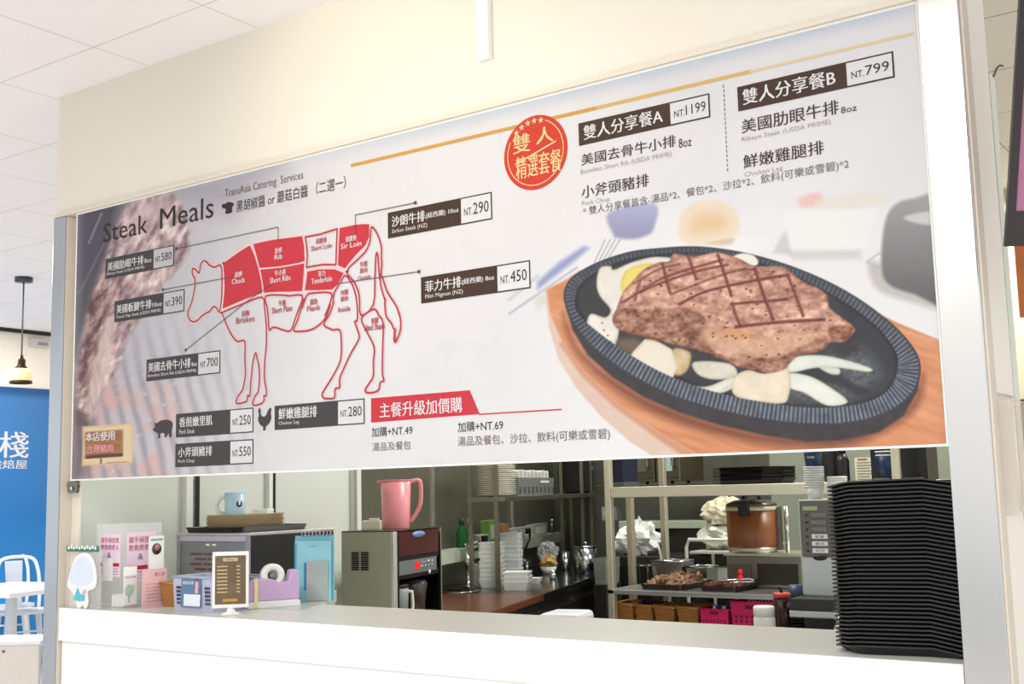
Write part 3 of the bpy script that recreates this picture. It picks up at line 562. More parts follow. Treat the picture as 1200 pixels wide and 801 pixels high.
tail = fB((785, 480), (830, 610), (900, 720), (930, 800))+fD((785, 90), (802, 150), (800, 230), (768, 312), (755, 290), (765, 225), (752, 215), (735, 175), (700, 130), (690, 60), (690, 0))+fB((815, 680), (780, 560))
halo, fil, lin_ = SB(), [], SB()
for nme, P in filled:
    P = smooth(P, 1); strip(halo, P, .014, pink, 1+.05*len(fil), True); mm = SB(); flat(mm, P, red, 2); fil.append((nme, mm))
for kk, P in enumerate(outl+[tail]): strip(halo, smooth(P, 3) if len(P) > 14 else P, .0135, pink, 1+.05*(kk+6), True); strip(lin_, smooth(P, 3) if len(P) > 14 else P, .0062, dred, 3+.05*kk, True)
tuft = SB(); flat(tuft, smooth(fD((770, 308), (757, 292), (752, 240), (765, 215), (768, 260)), 2), dred, 3.6)
cow = part('cow_chart', lin_, board); part('halo', halo, cow); part('tail_tuft', tuft, cow)
for nme, mm in fil: part(nme, mm, cow)
def ct(s, c, w, h, mm):
    m = SB(); btext(m, s, (c[0]-w/2, c[1]+h/2+w*.1), (c[0]+w/2, c[1]-h/2-w*.1), mm, 4, .012); part('cut_name', m, cow)
for zh, en, c, mm in (('肩胛', 'Chuck', (280.5, 325), wht), ('肋脊', 'Rib', (327.5, 297), wht), ('牛小排', 'Short Ribs', (329.5, 323), wht), ('前腰脊', 'Short Loin', (377.5, 285.5), dred), ('後腰脊', 'Sir Loin', (412.5, 283), wht), ('菲力', 'Tenderloin', (378, 324), wht), ('腹肋', 'Flank', (368.5, 357), dred), ('牛腩', 'Short Plate', (331.5, 358.5), dred), ('前胸', 'Brisket', (288.5, 370.5), dred), ('內側', '腿肉', (404.5, 346), dred), ('外側', '腿肉', (427, 313), dred), ('後腱', 'Hind Shank', (440, 379), dred)):
    w = 4.2*len(zh); ct(zh, (c[0], c[1]-3.6), w, 6.5, mm); we = min(3.1*len(en), 24) if en.isascii() else 8.5; ct(en, (c[0], c[1]+3.9), we, 5.8, mm)
ct('Inside', (404.5, 362), 14, 5.6, dred); ct('Outside', (428, 325), 15, 5, dred)
# ------------------------------------------------------------------ things on the white counter, left to right
def sheet(mb, u0, v0, u1, v1, m, x=None, y=None, th=.002):     # upright sheet on a plane x=const or y=const
    a, b = at(u0, v0, x=x, y=y), at(u1, v1, x=x, y=y)
    if x is not None: mb.b2((x, a.y, b.z), (x-th, b.y, a.z), m)
    else: mb.b2((a.x, y, b.z), (b.x, y+th, a.z), m)
    return a, b
lil = M('lilac_print', (236, 214, 232), .6); pinkp = M('pink_print', (244, 196, 200), .6, var=.03); redt = ink('leaflet_red', (214, 50, 74)); grn = M('leaf_green', (150, 200, 150), .6); teal = M('teal_print', (90, 190, 206), .6); pblue = M('pale_blue_print', (214, 226, 240), .5)
# cut-out card
P = at(95.5, 700, y=.012); P.z = CT; t = thing('cutout_card', 'pale blue cut-out card under a green header strip, at the left end of the counter', 'card', P, 0)
s_ = px(1, P); KX_ = (at(113, 680, y=.012).x-at(78, 680, y=.012).x)/36/s_; fx = lambda pts: [(x*s_*KX_, z*s_) for x, z in pts]
XZ = Matrix.Rotation(PI/2, 4, 'X')
m = MB().prism(fx(smooth([(-17, 26), (-13, 44), (-8, 58), (0, 64), (10, 62), (16, 50), (18, 34), (16, 24), (8, 20), (9, 8), (6, 0), (2, 4), (-1, 0), (-5, 2), (-6, 10), (-12, 20)], 3)), 0, .003, white, XZ)
part('card', m, t)
m = MB().prism(fx(smooth([(-14, 32), (-11, 46), (-4, 58), (4, 60), (12, 50), (14, 34), (8, 28), (0, 26), (-8, 27)], 3)), .0031, .0042, pblue, XZ); part('pale_patch', m, t)
m = MB().prism(fx([(-9, 10), (-4, 24), (0, 16), (5, 18), (5, 9), (-2, 8)]), .0031, .0042, teal, XZ); m.prism(fx(smooth([(2, 20), (6, 22), (6, 17), (2, 16)])), .0043, .005, M('rose', (226, 170, 206), .6), XZ); part('teal_patch', m, t)
m = MB().box((0, 0, 69*s_), (38*s_*KX_, .004, 7*s_), M('header_green', (40, 120, 92), .6)); m.add([], [], white)
for k in range(11): m.box(((-16+k*3.2)*s_*KX_, -.003, (70+(k % 2))*s_), (2.0*s_*KX_, .002, 4*s_), white)
part('header_strip', m, t)
m = MB().box((0, .0075, 34*s_), (42*s_*KX_, .003, 70*s_), acrylic).box((0, .018, .002), (42*s_*KX_, .022, .003), acrylic); part('acrylic_backing', m, t)
# clear donation box with posters on two faces
x0, x1, y0, y1 = .047, .225, .088, .262; h = .316
t = thing('donation_box', 'clear acrylic donation box with pink posters in red lettering on two faces', 'box', (0, 0, CT))
m = MB(); th = .003
m.b2((x0, y0, 0), (x1, y0+th, h), acrylic).b2((x1-th, y0+th, 0), (x1, y1, h), acrylic).b2((x0, y1-th, 0), (x1-th, y1, h), acrylic).b2((x0, y0+th, 0), (x0+th, y1-th, h), acrylic).b2((x0, y0, h), (x1, y1, h+th), acrylic).b2((x0+th, y0+th, .001), (x1-th, y1-th, .003), acrylic)
part('case', m, t)
def poster(mb, o, ex, ez, lines, band=True):
    o, ex, ez = Vector(o), Vector(ex), Vector(ez); n = ex.cross(ez).normalized()
    q = lambda a, b, k=0: o+ex*a+ez*b+n*k
    mb.add([q(0, 0), q(1, 0), q(1, 1), q(0, 1)], [(0, 1, 2, 3)], lil)
    text(mb, lines[0], redt, q(.08, .78, .001), ex*.84, ez*.13); text(mb, lines[1], redt, q(.08, .62, .001), ex*.84, ez*.13)
    text(mb, '&', ink('leaflet_plum', (130, 60, 110)), q(.40, .44, .001), ex*.16, ez*.12)
    mb.add([q(.05, .24, .001), q(.95, .24, .001), q(.95, .32, .001), q(.05, .32, .001)], [(0, 1, 2, 3)], redt)
    for k in range(3): mb.add([q(.1, .18-k*.06, .001), q(.9, .18-k*.06, .001), q(.9, .195-k*.06, .001), q(.1, .195-k*.06, .001)], [(0, 1, 2, 3)], ink('leaflet_grey', (190, 170, 196)))
a = at(116, 675, y=y0); b = at(142, 625, y=y0); m = MB(); poster(m, (a.x, y0-.001, a.z-CT), (b.x-a.x, 0, 0), (0, 0, b.z-a.z), ('順手捐發票', '救救病老人')); part('poster', m, t)
a = at(147, 682, x=x1); b = at(183, 622, x=x1); m = MB(); poster(m, (x1+.001, a.y, a.z-CT), (0, b.y-a.y, 0), (0, 0, b.z-a.z), ('順手捐發票', '救救病老人')); part('poster', m, t)
m = MB(); a = at(120, 680, y=y0-.004); b = at(132, 654, y=y0-.004); m.b2((a.x, y0-.004, a.z-CT), (b.x, y0-.0025, b.z-CT), paper).box((a.x-.004, y0-.003, a.z-CT+.006), (.02, .0015, .018), paper, ry=.5); part('paper_slip', m, t)
m = MB().box((.16, .14, .025), (.05, .09, .045), paper, rz=.3).box((.1, .18, .012), (.08, .05, .02), paper, rz=-.4); part('paper_slips', m, t)
# leaflets in front of the box
t = thing('leaflet_stand', 'white leaflet with a green tree in a small clear stand before the donation box', 'leaflet', (.262, .1, CT))
m = MB(); X = .262; a, b = sheet(m, 145.5, 664, 160, 707, paper, x=X)
for o in (m,): o.v = [(p[0]-X, p[1]-.1, p[2]-CT) for p in o.v]
part('leaflet', m, t); w = b.y-a.y; ya = a.y-.1; zt = a.z-CT; zb = b.z-CT
m = MB(); text(m, '發票捐贈', redt, (.001, ya+.1*w, zt-.045), (0, .8*w, 0), (0, 0, .010)); text(m, '心十六元', ink('g', (120, 130, 120)), (.001, ya+.15*w, zt-.085), (0, .7*w, 0), (0, 0, .018)); part('leaflet_lettering', m, t)
m = MB().lathe([(.001, -.02), (.018, -.012), (.021, .005), (.014, .02), (.001, .026)], grn, (.001, ya+.4*w, zb+.05), 14, sx=.1); m.box((.001, ya+.4*w, zb+.022), (.002, .003, .03), M('trunk', (120, 100, 70))); part('tree_picture', m, t)
m = MB().b2((.004, ya-.004, zb-.004), (.0065, ya+w+.035, zt-.03), acrylic).b2((-.03, ya-.004, -.0), (.006, ya+w+.035, .003), acrylic); part('clear_stand', m, t)
X = .30; m = MB(); a, b = sheet(m, 167, 672, 195, 713.5, pinkp, x=X); zo = min(p[2] for p in m.v); t = thing('pink_leaflet', 'pink leaflet standing upright between the clear stand and the small wicker basket', 'leaflet', (X, a.y, CT)); m.v = [(p[0]-X, p[1]-a.y, p[2]-zo) for p in m.v]; part('sheet', m, t)
H = a.z-zo; w = b.y-a.y; m = MB(); dp = ink('dusty_pink', (206, 130, 140)); text(m, '愛心捐', dp, (.001, .5*w, H*.8), (0, .4*w, 0), (0, 0, H*.1))
for k in range(6): m.add([(.001, .15*w, H*(.15+k*.09)), (.001, .85*w, H*(.15+k*.09)), (.001, .85*w, H*(.16+k*.09)), (.001, .15*w, H*(.16+k*.09))], [(0, 1, 2, 3)], dp)
part('leaflet_lettering', m, t); part('foot', MB().b2((-.03, 0, 0), (-.002, w, .003), acrylic), t)
X = .283; a, b = at(175, 628, x=X), at(192, 655, x=X); t = thing('photo_card', 'upright white card with a round dark picture, behind the pink leaflet', 'card', (X, a.y, CT)); w = b.y-a.y
m = MB().b2((-.002, 0, .10), (0, w, a.z-CT), paper).b2((-.004, -.004, 0), (-.002, w+.008, a.z-CT-.09), acrylic).b2((-.03, 0, 0), (-.004, w, .003), acrylic); part('card', m, t)
zc = (a.z+b.z)/2-CT-.004
YZ = Matrix.Translation(Vector((.0005, w/2, zc))) @ Matrix.Rotation(PI/2, 4, 'Y')
m = MB().lathe([(.022, 0), (.022, .001)], M('picture_dark', (70, 58, 56), .5), n=24, X=YZ, c=(0, 0, 0)); m.lathe([(.012, .001), (.012, .0015)], M('picture_rose', (204, 120, 130), .5), (.0006, w*.02, .006), 16, X=YZ); m.box((0, w/2, zc+.036), (.002, w*.8, .008), M('minty', (120, 190, 160))); part('round_picture', m, t)
# small wicker basket
def open_box(mb, w, d, h, m, taper=.85, th=.004, rim=.008):
    for z0, z1, k0, k1 in ((0, h, taper, 1),):
        o = [(-w/2, -d/2), (w/2, -d/2), (w/2, d/2), (-w/2, d/2)]
        R = [[(x*k0, y*k0, 0) for x, y in o], [(x, y, h) for x, y in o], [(x-math.copysign(th, x), y-math.copysign(th, y), h) for x, y in o], [((x-math.copysign(th, x))*k0, (y-math.copysign(th, y))*k0, th) for x, y in o]]
        vs = sum(R, []); fs = [(3, 2, 1, 0), (12, 13, 14, 15)]
        for j in range(3): fs += [(j*4+i, j*4+(i+1) % 4, j*4+4+(i+1) % 4, j*4+4+i) for i in range(4)]
        mb.add(vs, fs, m)
    return mb
def weave(mb, w, d, h, m, taper, n=9, r=.003, rows=8):
    for j in range(rows):
        z = h*(j+.5)/rows; k = taper+(1-taper)*z/h+.012; q = []
        for sx, sy, nx in ((-1, -1, n), (1, -1, n), (1, 1, n), (-1, 1, n)):
            a = (sx*w/2*k, sy*d/2*k); b = {(-1, -1): (w/2*k, -d/2*k), (1, -1): (w/2*k, d/2*k), (1, 1): (-w/2*k, d/2*k), (-1, 1): (-w/2*k, -d/2*k)}[(sx, sy)]
            for i in range(nx): 
                t = i/nx; off = r*.8*(1 if (i+j) % 2 else -1); nrm = Vector((b[1]-a[1], a[0]-b[0])).normalized()
                q.append((a[0]+(b[0]-a[0])*t+nrm.x*off, a[1]+(b[1]-a[1])*t+nrm.y*off, z))
        mb.tube(q, r, m, 5, True)
def wicker_basket(name, label, loc, w, d, h, group=None, rz=0):
    t = thing(name, label, 'basket', loc, rz, group)
    m = open_box(MB(), w*.97, d*.97, h, wicker, .8); weave(m, w, d, h, wicker, .8, 10, h*.026, 11); part('woven_body', m, t)
    k = 1.03; part('rim', MB().tube([(-w/2*k, -d/2*k, h), (w/2*k, -d/2*k, h), (w/2*k, d/2*k, h), (-w/2*k, d/2*k, h)], h*.06, wicker, 6, True), t); return t
P = at(198, 711, z=CT); wicker_basket('wicker_basket', 'small square wicker basket on the counter, beside the pink leaflet', (P.x-.02, P.y+.05, CT), .085, .085, .088)
# slate-blue plastic basket with a card on its front
t = thing('plastic_basket', 'slate-blue plastic basket with slotted sides and a blue card on its front', 'basket', (.615, .17, CT)); w, d, h = .225, .15, .123
pb = M('slate_plastic', (176, 180, 204), .45)
m = open_box(MB(), w, d, h, pb, .95, .004); part('tub', m, t)
m = MB().tube([(-w/2, -d/2, h), (w/2, -d/2, h), (w/2, d/2, h), (-w/2, d/2, h)], .005, pb, 6, True); part('rim', m, t)
m = MB(); dk = M('slot_shadow', (70, 72, 92), .6)
for i in range(4):
    for j in range(5):
        m.box((-w/2*.9+.012+i*.0075, -d/2*.985-.001+(j-2)*-.0009, .03+j*.014), (.0035, .003, .009), dk); m.box((w/2*.9-.012-i*.0075, -d/2*.985-.001+(j-2)*-.0009, .03+j*.014), (.0035, .003, .009), dk)
part('slots', m, t)
m = MB().box((-.008, -d/2-.003, .068), (.108, .003, .10), M('card_blue', (86, 118, 150), .5), rx=-.04); m.box((-.0, -d/2-.004, .042), (.09, .0035, .042), M('card_pale', (224, 234, 242), .5), rx=-.04); m.box((.026, -d/2-.0045, .088), (.014, .004, .042), M('card_rose', (232, 170, 170), .5), rx=-.04); m.lathe([(.001, -.008), (.008, 0), (.001, .008)], M('hair_tone', (120, 90, 80), .6), (.026, -d/2-.004, .112), 10, sy=.3); o = part('front_card', m, t)
m = MB(); text(m, '捐贈發票', white, (-.05, -d/2-.0068, .098), (.06, 0, 0), (0, 0, .012)); part('card_lettering', m, o)
# white framed menu on a stand
P = at(270, 720, z=CT); t = thing('menu_stand', 'white framed brown menu card on a curved stand at the counter edge', 'menu stand', P, .72); s_ = px(1, P)
w, h, zb = 42*s_, 65*s_, 8*s_
part('frame', MB().box((0, 0, zb+h/2), (w, .012, h), white), t, .003)
m = MB().box((0, -.007, zb+h/2), (w*.84, .003, h*.86), M('menu_brown', (104, 84, 60), .5, var=.5, scale=60)); o = part('menu_card', m, t)
m = MB(); cr = ink('menu_cream', (226, 206, 160)); m.box((0, -.0095, zb+h*.86), (w*.4, .002, h*.06), cr); text(m, 'MENU', ink('menu_dk', (70, 56, 44)), (-w*.12, -.011, zb+h*.845), (w*.24, 0, 0), (0, 0, h*.03))
for k in range(8): m.box((-w*.22, -.0092, zb+h*(.74-k*.065)), (w*.28, .002, h*.022), cr); m.box((w*.22, -.0092, zb+h*(.74-k*.065)), (w*.1, .002, h*.022), cr)
m.box((0, -.0092, zb+h*.14), (w*.4, .002, h*.05), ink('menu_gold', (216, 172, 80))); part('menu_lettering', m, o)
part('stand', MB().lathe([(.034, 0), (.034, .004), (.016, .010), (.011, .022), (.014, zb+.004)], white, (0, .004, 0), 24, sy=.8), t)
# boxed appliance with a grey slotted front
a = at(207, 700, y=.45); b = at(292, 700, y=.45); X0, X1 = a.x, b.x; H = at(292, 624, y=.45).z-CT; DB = .48
t = thing('food_warmer', 'black boxy appliance with a grey slotted front and a stack of plates on top', 'appliance', (0, 0, CT))
grey = M('grey_front', (150, 152, 156), .35, var=.06)
m = MB().b2((X0, .458, .02), (X1, .45+DB, H-.012), black); part('case', m, t, .004)
for fx_, fy_ in ((X0+.03, .48), (X1-.03, .48), (X0+.03, .9), (X1-.03, .9)): part('foot', MB().lathe([(.012, 0), (.012, .021)], black, (fx_, fy_, 0), 12), t)
m = MB().b2((X0-.004, .444, H-.012), (X1+.004, .45+DB, H), M('brushed_top', (200, 196, 196), .3, .8)); part('top_plate', m, t, .002)
fwid = X1-X0; fr = MB(); fr.b2((X0, .446, .02), (X0+.02, .458, H-.012), grey).b2((X1-.02, .446, .02), (X1, .458, H-.012), grey).b2((X0+.02, .446, H-.035), (X1-.02, .458, H-.012), M('lilac_grey', (186, 178, 196), .35)).b2((X0+.02, .446, .02), (X1-.02, .458, .04), grey); o = part('front_frame', fr, t, .002)
m = MB().b2((X0+.02, .452, .04), (X1-.02, .4575, H-.035), M('grey_panel', (128, 131, 134), .3)); part('front_panel', m, o)
m = MB(); sl = M('slot_brown', (110, 72, 58), .6)
for r in range(7):
    for c in range(3): m.box((X0+fwid*(.27+c*.18+(r % 2)*.06), .4505, H*(.68-r*.075)), (fwid*.15, .004, .008), sl)
part('vent_slots', m, o)
m = MB()
for k in range(2): m.box((X0+fwid*(.44+k*.09), .449, H*.82), (.022, .004, .008), white)
part('indicator', m, o)
ZT = CT+H
# black tray, tan plates, mug and lid on the appliance
cx, cy = (X0+X1)/2-.035, .66
def rtray(w, d, h, m, n=6, lip=.012, r=.05):
    mb = MB(); rings = []
    def rr(w, d, r, z): return [(sx*(w/2-r)+r*math.cos(a0+PI/2*i/n), sy*(d/2-r)+r*math.sin(a0+PI/2*i/n), z) for sx, sy, a0 in ((1, 1, 0), (-1, 1, PI/2), (-1, -1, PI), (1, -1, 1.5*PI)) for i in range(n+1)]
    R = [rr(w-2*lip, d-2*lip, r*.7, 0), rr(w, d, r, h), rr(w-.006, d-.006, r, h), rr(w-2*lip-.006, d-2*lip-.006, r*.7, .003)]
    N = len(R[0]); vs = sum(R, []); fs = [tuple(range(N-1, -1, -1)), tuple(range(3*N, 4*N))]
    for j in range(3): fs += [(j*N+i, j*N+(i+1) % N, (j+1)*N+(i+1) % N, (j+1)*N+i) for i in range(N)]
    return mb.add(vs, fs, m)
solo('serving_tray', rtray(.34, .42, .022, black), 'black serving tray lying under the tan plates on the boxy appliance', 'tray', (cx+.03, cy-.02, ZT), 0)
tan = M('tan_plate', (212, 194, 156), .55, var=.08); p0 = None; ptop = ZT+.0035
for k in range(6):
    lb = 'tan oblong plate in the stack under the blue mug' if k < 5 else 'topmost tan oblong plate, carrying the blue mug'
    if p0 is None: p0 = solo('plate', rtray(.28, .34, .020, tan, n=8, lip=.03, r=.13), lb, 'plate', (cx+.03, cy-.03, ptop), .12, 'tan plates on the appliance')
    else: dup(p0, (cx+.03+.004*(k % 2), cy-.03, ptop+k*.0095), .12+.02*(k % 3), lb)
zt = ptop+5*.0095+.0032
P = atD(290, 600, dep((cx, cy-.05, zt))); P = Vector((cx+.01, cy-.07, zt)); 
t = thing('mug', 'pale blue mug with a white handle and dark emblem, on the tan plates', 'mug', P, .5); s_ = px(1, P); r = 11.5*s_; hh = 30*s_
part('body', MB().lathe([(r*.92, 0), (r, .004), (r, hh), (r*.9, hh), (r*.86, .006), (.0001, .005)], M('mug_blue', (176, 208, 230), .25), n=32), t)
part('handle', MB().tube([(-r*.95, 0, hh*.85), (-r*1.5, 0, hh*.82), (-r*1.95, 0, hh*.55), (-r*1.7, 0, hh*.25), (-r*.95, 0, hh*.15)], .010, white), t)
part('emblem', MB().lathe([(.0001, 0), (.013, 0), (.013, .0015), (.0001, .002)], black, n=20, X=Matrix.Translation(Vector((r*.72*.99, -r*.71*.99, hh*.55))) @ Matrix.Rotation(.8, 4, 'Z') @ Matrix.Rotation(PI/2, 4, 'X')).box((r*.72*1.0, -r*.71*1.0, hh*.6), (.009, .004, .02), white, rz=.8), t)
solo('lid', MB().box((0, 0, .018), (.075, .06, .036), M('ivory', (228, 230, 224), .4), taper=.9), 'flat ivory plastic lid lying beside the blue mug on the plates', 'lid', (P.x+.105, P.y+.06, zt), .3, bevel=.004)
# tape dispenser and grey bin
A = B = at(319, 711, z=CT); L = .20; rz = math.radians(64)
t = thing('tape_dispenser', 'lilac and white desktop tape dispenser holding a white roll', 'tape dispenser', (A+B)/2, rz)
XZ2 = Matrix.Translation(Vector((0, .03, 0))) @ Matrix.Rotation(PI/2, 4, 'X'); lilac = M('lilac_plastic', (204, 172, 214), .35)
part('base', MB().prism([(-L/2, 0), (L/2, 0), (L/2, .020), (L/2-.01, .026), (-L/2+.01, .026), (-L/2, .018)], 0, .062, white, XZ2), t, .004)
part('body', MB().prism([(-L/2+.004, .026), (L/2-.004, .026), (L/2-.002, .07), (L/2-.006, .135), (L/2-.034, .135), (L/2-.045, .095), (.02, .092), (-.01, .105), (-L*.3, .11), (-L/2+.006, .085)], .004, .058, lilac, XZ2), t, .006)
part('tape_roll', MB().lathe([(.022, -.014), (.044, -.014), (.044, .014), (.022, .014), (.022, -.014)], M('tape_white', (232, 234, 226), .3), (.0, .001, .116), 32, X=Matrix.Rotation(PI/2, 4, 'X')), t)
part('tape_hub', MB().lathe([(.001, -.014), (.012, -.014), (.012, .014), (.001, .014)], M('hub_grey', (120, 120, 116), .4), (.0, .001, .116), 20, X=Matrix.Rotation(PI/2, 4, 'X')), t)
part('tape_strip', MB().box((-L*.36, -.035, .056), (.014, .002, .105), M('tape_yellow', (236, 222, 160), .3)), t)
t = thing('storage_bin', 'grey-lilac plastic bin standing behind the tape dispenser', 'bin', (.615, .395, CT), 0); gb = M('bin_grey', (150, 146, 166), .45)
part('tub', open_box(MB(), .19, .10, .105, gb, .93), t); part('rim', MB().tube([(-.095, -.05, .105), (.095, -.05, .105), (.095, .05, .105), (-.095, .05, .105)], .005, gb, 6, True), t)
# blue folder with a clear pocket and a coil of wire
P = at(366, 704, z=CT); P = Vector((P.x+.01, P.y, CT)); s_ = px(1, P); t = thing('document_folder', 'light blue hanging folder with a clear pocket standing at the counter corner', 'folder', P, .60)
w, h = 46*s_, 76*s_; fb = M('folder_blue', (128, 200, 222), .4, var=.06)
part('back_sheet', MB().box((0, .014, h/2), (w, .004, h), fb), t); part('front_sheet', MB().box((-.004, -.002, h*.46), (w*.93, .004, h*.92), M('folder_blue_pale', (150, 212, 228), .35, var=.05), rx=-.03), t)
part('gusset', MB().box((-w/2+.004, .006, h*.45), (.008, .02, h*.88), M('folder_deep', (70, 160, 196), .4)), t)
part('clear_pocket', MB().box((.014, -.0095, h*.31), (w*.55, .004, h*.6), M('pocket_grey', (176, 186, 184), .15, var=.05)), t)
part('pocket_edge', MB().box((-.034, -.009, h*.38), (.007, .004, h*.42), M('pen_blue', (60, 130, 190), .4)), t)
m = MB(); text(m, 'ファイル', ink('folder_text', (50, 90, 120)), (-w*.14, -.012, h*.82), (w*.2, 0, 0), (0, 0, h*.035)); part('folder_lettering', m, t)
m = MB()
for k in range(26): pass
m.tube([(-w*.35+w*.8*k/60, .006+.012*math.cos(k*.9), h+.006+.010*math.sin(k*.9)) for k in range(61)], .0018, M('wire', (186, 192, 196), .25, .8), 5); part('wire_coil', m, t)
m = MB(); clear = M('clear_sheet', (224, 230, 230), .12, alpha=.5)
Q = [at(*q, z=CT+.0008) for q in ((312, 713), (352, 714.5), (392, 703), (352, 701.5))]; m.add([tuple(q) for q in Q]+[(q.x, q.y, q.z+.001) for q in Q], [(3, 2, 1, 0), (4, 5, 6, 7), (0, 1, 5, 4), (1, 2, 6, 5), (2, 3, 7, 6), (3, 0, 4, 7)], clear)
c0 = sum(Q, Vector())/4; m.v = [(p[0]-c0.x, p[1]-c0.y, p[2]-CT) for p in m.v]; solo('plastic_sleeve', m, 'clear plastic sleeve lying flat on the counter in front of the blue folder', 'sleeve', (c0.x, c0.y, CT))
# clip under the board
a, b = at(80, 561, y=.01), at(91, 577, y=.01); m = MB().prism([(x, z) for x, z in smooth([(a.x, -.002), (b.x, -.002), (b.x, -.03), (b.x-.008, b.z-SZ), (a.x+.008, b.z-SZ), (a.x, -.03)], 2)], -.006, .006, dark_steel, Matrix.Translation(Vector((0, .012, 0))) @ Matrix.Rotation(PI/2, 4, 'X')); m.lathe([(.008, 0), (.008, .004)], chrome, ((a.x+b.x)/2, .004, (a.z+b.z)/2-SZ-.01), 12, X=Matrix.Rotation(PI/2, 4, 'X')); part('hanging_clip', m, board)

# ------------------------------------------------------------------ the stack of black trays
ol = np.array([(3.003, .112), (3.06, .046), (3.085, .036), (3.252, .062), (3.328, .058), (3.330, .40), (3.30, .45), (3.03, .45), (3.003, .42)])
droop = np.array([.010, .003, 0, 0, .013, .013, .006, .003, .006]); cen = ol.mean(0); oc = ol-cen
def tray_mesh():
    h = .024; n = len(oc); k = lambda d: oc*(1-d/np.linalg.norm(oc, axis=1))[:, None]
    R = [(k(.024), np.zeros(n)), (k(.010), h-droop-.005), (k(0), h-droop-.004), (k(0), h-droop), (k(.009), h-droop), (k(.0265), np.full(n, .0025))]
    vs = [(p[0], p[1], z) for P, Z in R for p, z in zip(P, Z)]; fs = [tuple(range(n-1, -1, -1)), tuple(range(5*n, 6*n))]
    for j in range(5): fs += [(j*n+i, j*n+(i+1) % n, (j+1)*n+(i+1) % n, (j+1)*n+i) for i in range(n)]
    return MB().add(vs, fs, M('tray_black', (17, 17, 18), .38, var=.1, spec=.55))
NT = 40; PT = .01005; tr = None
for k in range(NT):
    lb = 'black serving tray within the tall stack beside the wide right steel post'
    if k == NT-1: lb = 'topmost black tray of the tall stack beside the wide right post'
    if k == 0: lb = 'lowest black tray of the tall stack, resting on the white counter'
    loc = (cen[0], cen[1], CT+k*PT)
    if tr is None: tr = solo('serving_tray', tray_mesh(), lb, 'tray', loc, 0, 'stacked black trays', .0)
    else: o = dup(tr, loc, 0, lb); o.rotation_euler = (0, -.0006*k, 0); o.location.x += random.uniform(-.001, .001)*(k > 0); o.location.y += random.uniform(-.0015, .0015)
# ------------------------------------------------------------------ kitchen, left run (turned away from the counter)
KO = Vector((.537, 2.07)); KY = LD; KX = Vector((LD.y, -LD.x)); KR = math.atan2(KY.y, KY.x)-PI/2
def K(x, y, z=0): p = KO+KX*x+KY*y; return Vector((p.x, p.y, z))
def kloc(P): d = Vector((P[0]-KO.x, P[1]-KO.y)); return d.dot(KX), d.dot(KY)
def onx(u, v, c): return on_wall(u, v, K(c, 0)[:2], K(c, 1)[:2])
ZW = .85
sy = kloc(at(642, 695, z=ZW))[1]
t = thing('kitchen_counter', 'long kitchen worktop, reddish wood in front then dark glossy steel, along the left wall', 'counter', K(0, 0), KR)
part('wooden_top', MB().b2((-.735, -.75, ZW-.04), (0, sy, ZW), wood_dark), t, .004)
part('steel_top', MB().b2((-.735, sy+.001, ZW-.04), (0, 3.2, ZW), M('dark_glossy_top', (52, 50, 46), .15, .7)), t, .004)
part('cabinet_body', MB().b2((-.735, -.73, .08), (-.03, 3.18, ZW-.041), M('cabinet_dark', (44, 42, 38), .4, .4)), t)
for y in (.1, .9, 1.7, 2.4): part('door_rail', MB().b2((-.03, y, ZW-.12), (-.012, y+.7, ZW-.09), dark_steel), t)
for y in (-.66, 3.1):
    for x in (-.69, -.08): part('leg', MB().lathe([(.02, 0), (.02, .081)], dark_steel, (x, y, 0), 12), t)
# ledge on the wall
c = -.64; a = onx(522, 646, c); b = onx(522, 661, c); yl = kloc(a)[1]; e = onx(662, 624, c); e2 = onx(662, 632.5, c); ye = kloc(e)[1]; zl = a.z; zl1 = b.z
solo('wall_ledge', MB().b2((-.75, yl-1.2, zl1), (c, ye, zl), M('ledge_green', (192, 204, 184), .4)), 'long pale green ledge fixed along the steel wall above the worktop', 'ledge', K(0, 0), KR)
def on_ledge(u, d=.05): P = onx(u, 630, c-d); y = kloc(P)[1]; return K(c-d, y, zl)
def kbox(u0, u1, vt, m, name, label, cat, d=.05, dd=.06, group=None, extra=None):
    P0, P1 = onx(u0, 620, c-d+dd/2), onx(u1, 620, c-d+dd/2); y0, y1 = kloc(P0)[1], kloc(P1)[1]; h = onx((u0+u1)/2, vt, c-d+dd/2).z-zl
    t = thing(name, label, cat, K(c-d, (y0+y1)/2, zl), KR, group); L = y1-y0
    part('carton', MB().b2((-dd/2, -L/2, 0), (dd/2, L/2, h), m), t, .002)
    if extra: part('printed_label', MB().b2((dd/2+.0005, -L*.36, h*.2), (dd/2+.0015, L*.36, h*.8), extra), t)
    return t
lg = M('carton_green', (120, 168, 76), .5); gr = M('carton_grey', (178, 186, 180), .5); og = M('carton_tan', (190, 142, 100), .5)
kbox(573, 583, 609, lg, 'carton', 'lime green carton on the wall ledge behind the second rack post', 'carton', extra=M('carton_pale', (210, 214, 196), .5))
kbox(589.5, 596.5, 613, og, 'carton', 'tan carton on the wall ledge between the green and grey ones', 'carton')
kbox(597, 607, 619, gr, 'socket_box', 'first of three pale grey boxes on the wall ledge, next to the tan carton', 'box', extra=white)
kbox(609, 622, 617, gr, 'socket_box', 'middle pale grey box on the wall ledge with a black plug', 'box', extra=white)
kbox(625, 641.5, 613.5, gr, 'socket_box', 'widest pale grey box on the wall ledge, last towards the kitchen back', 'box', extra=white)
kbox(560, 573.5, 626, gr, 'socket_box', 'pale grey socket box on the ledge beside the green bottle', 'box')
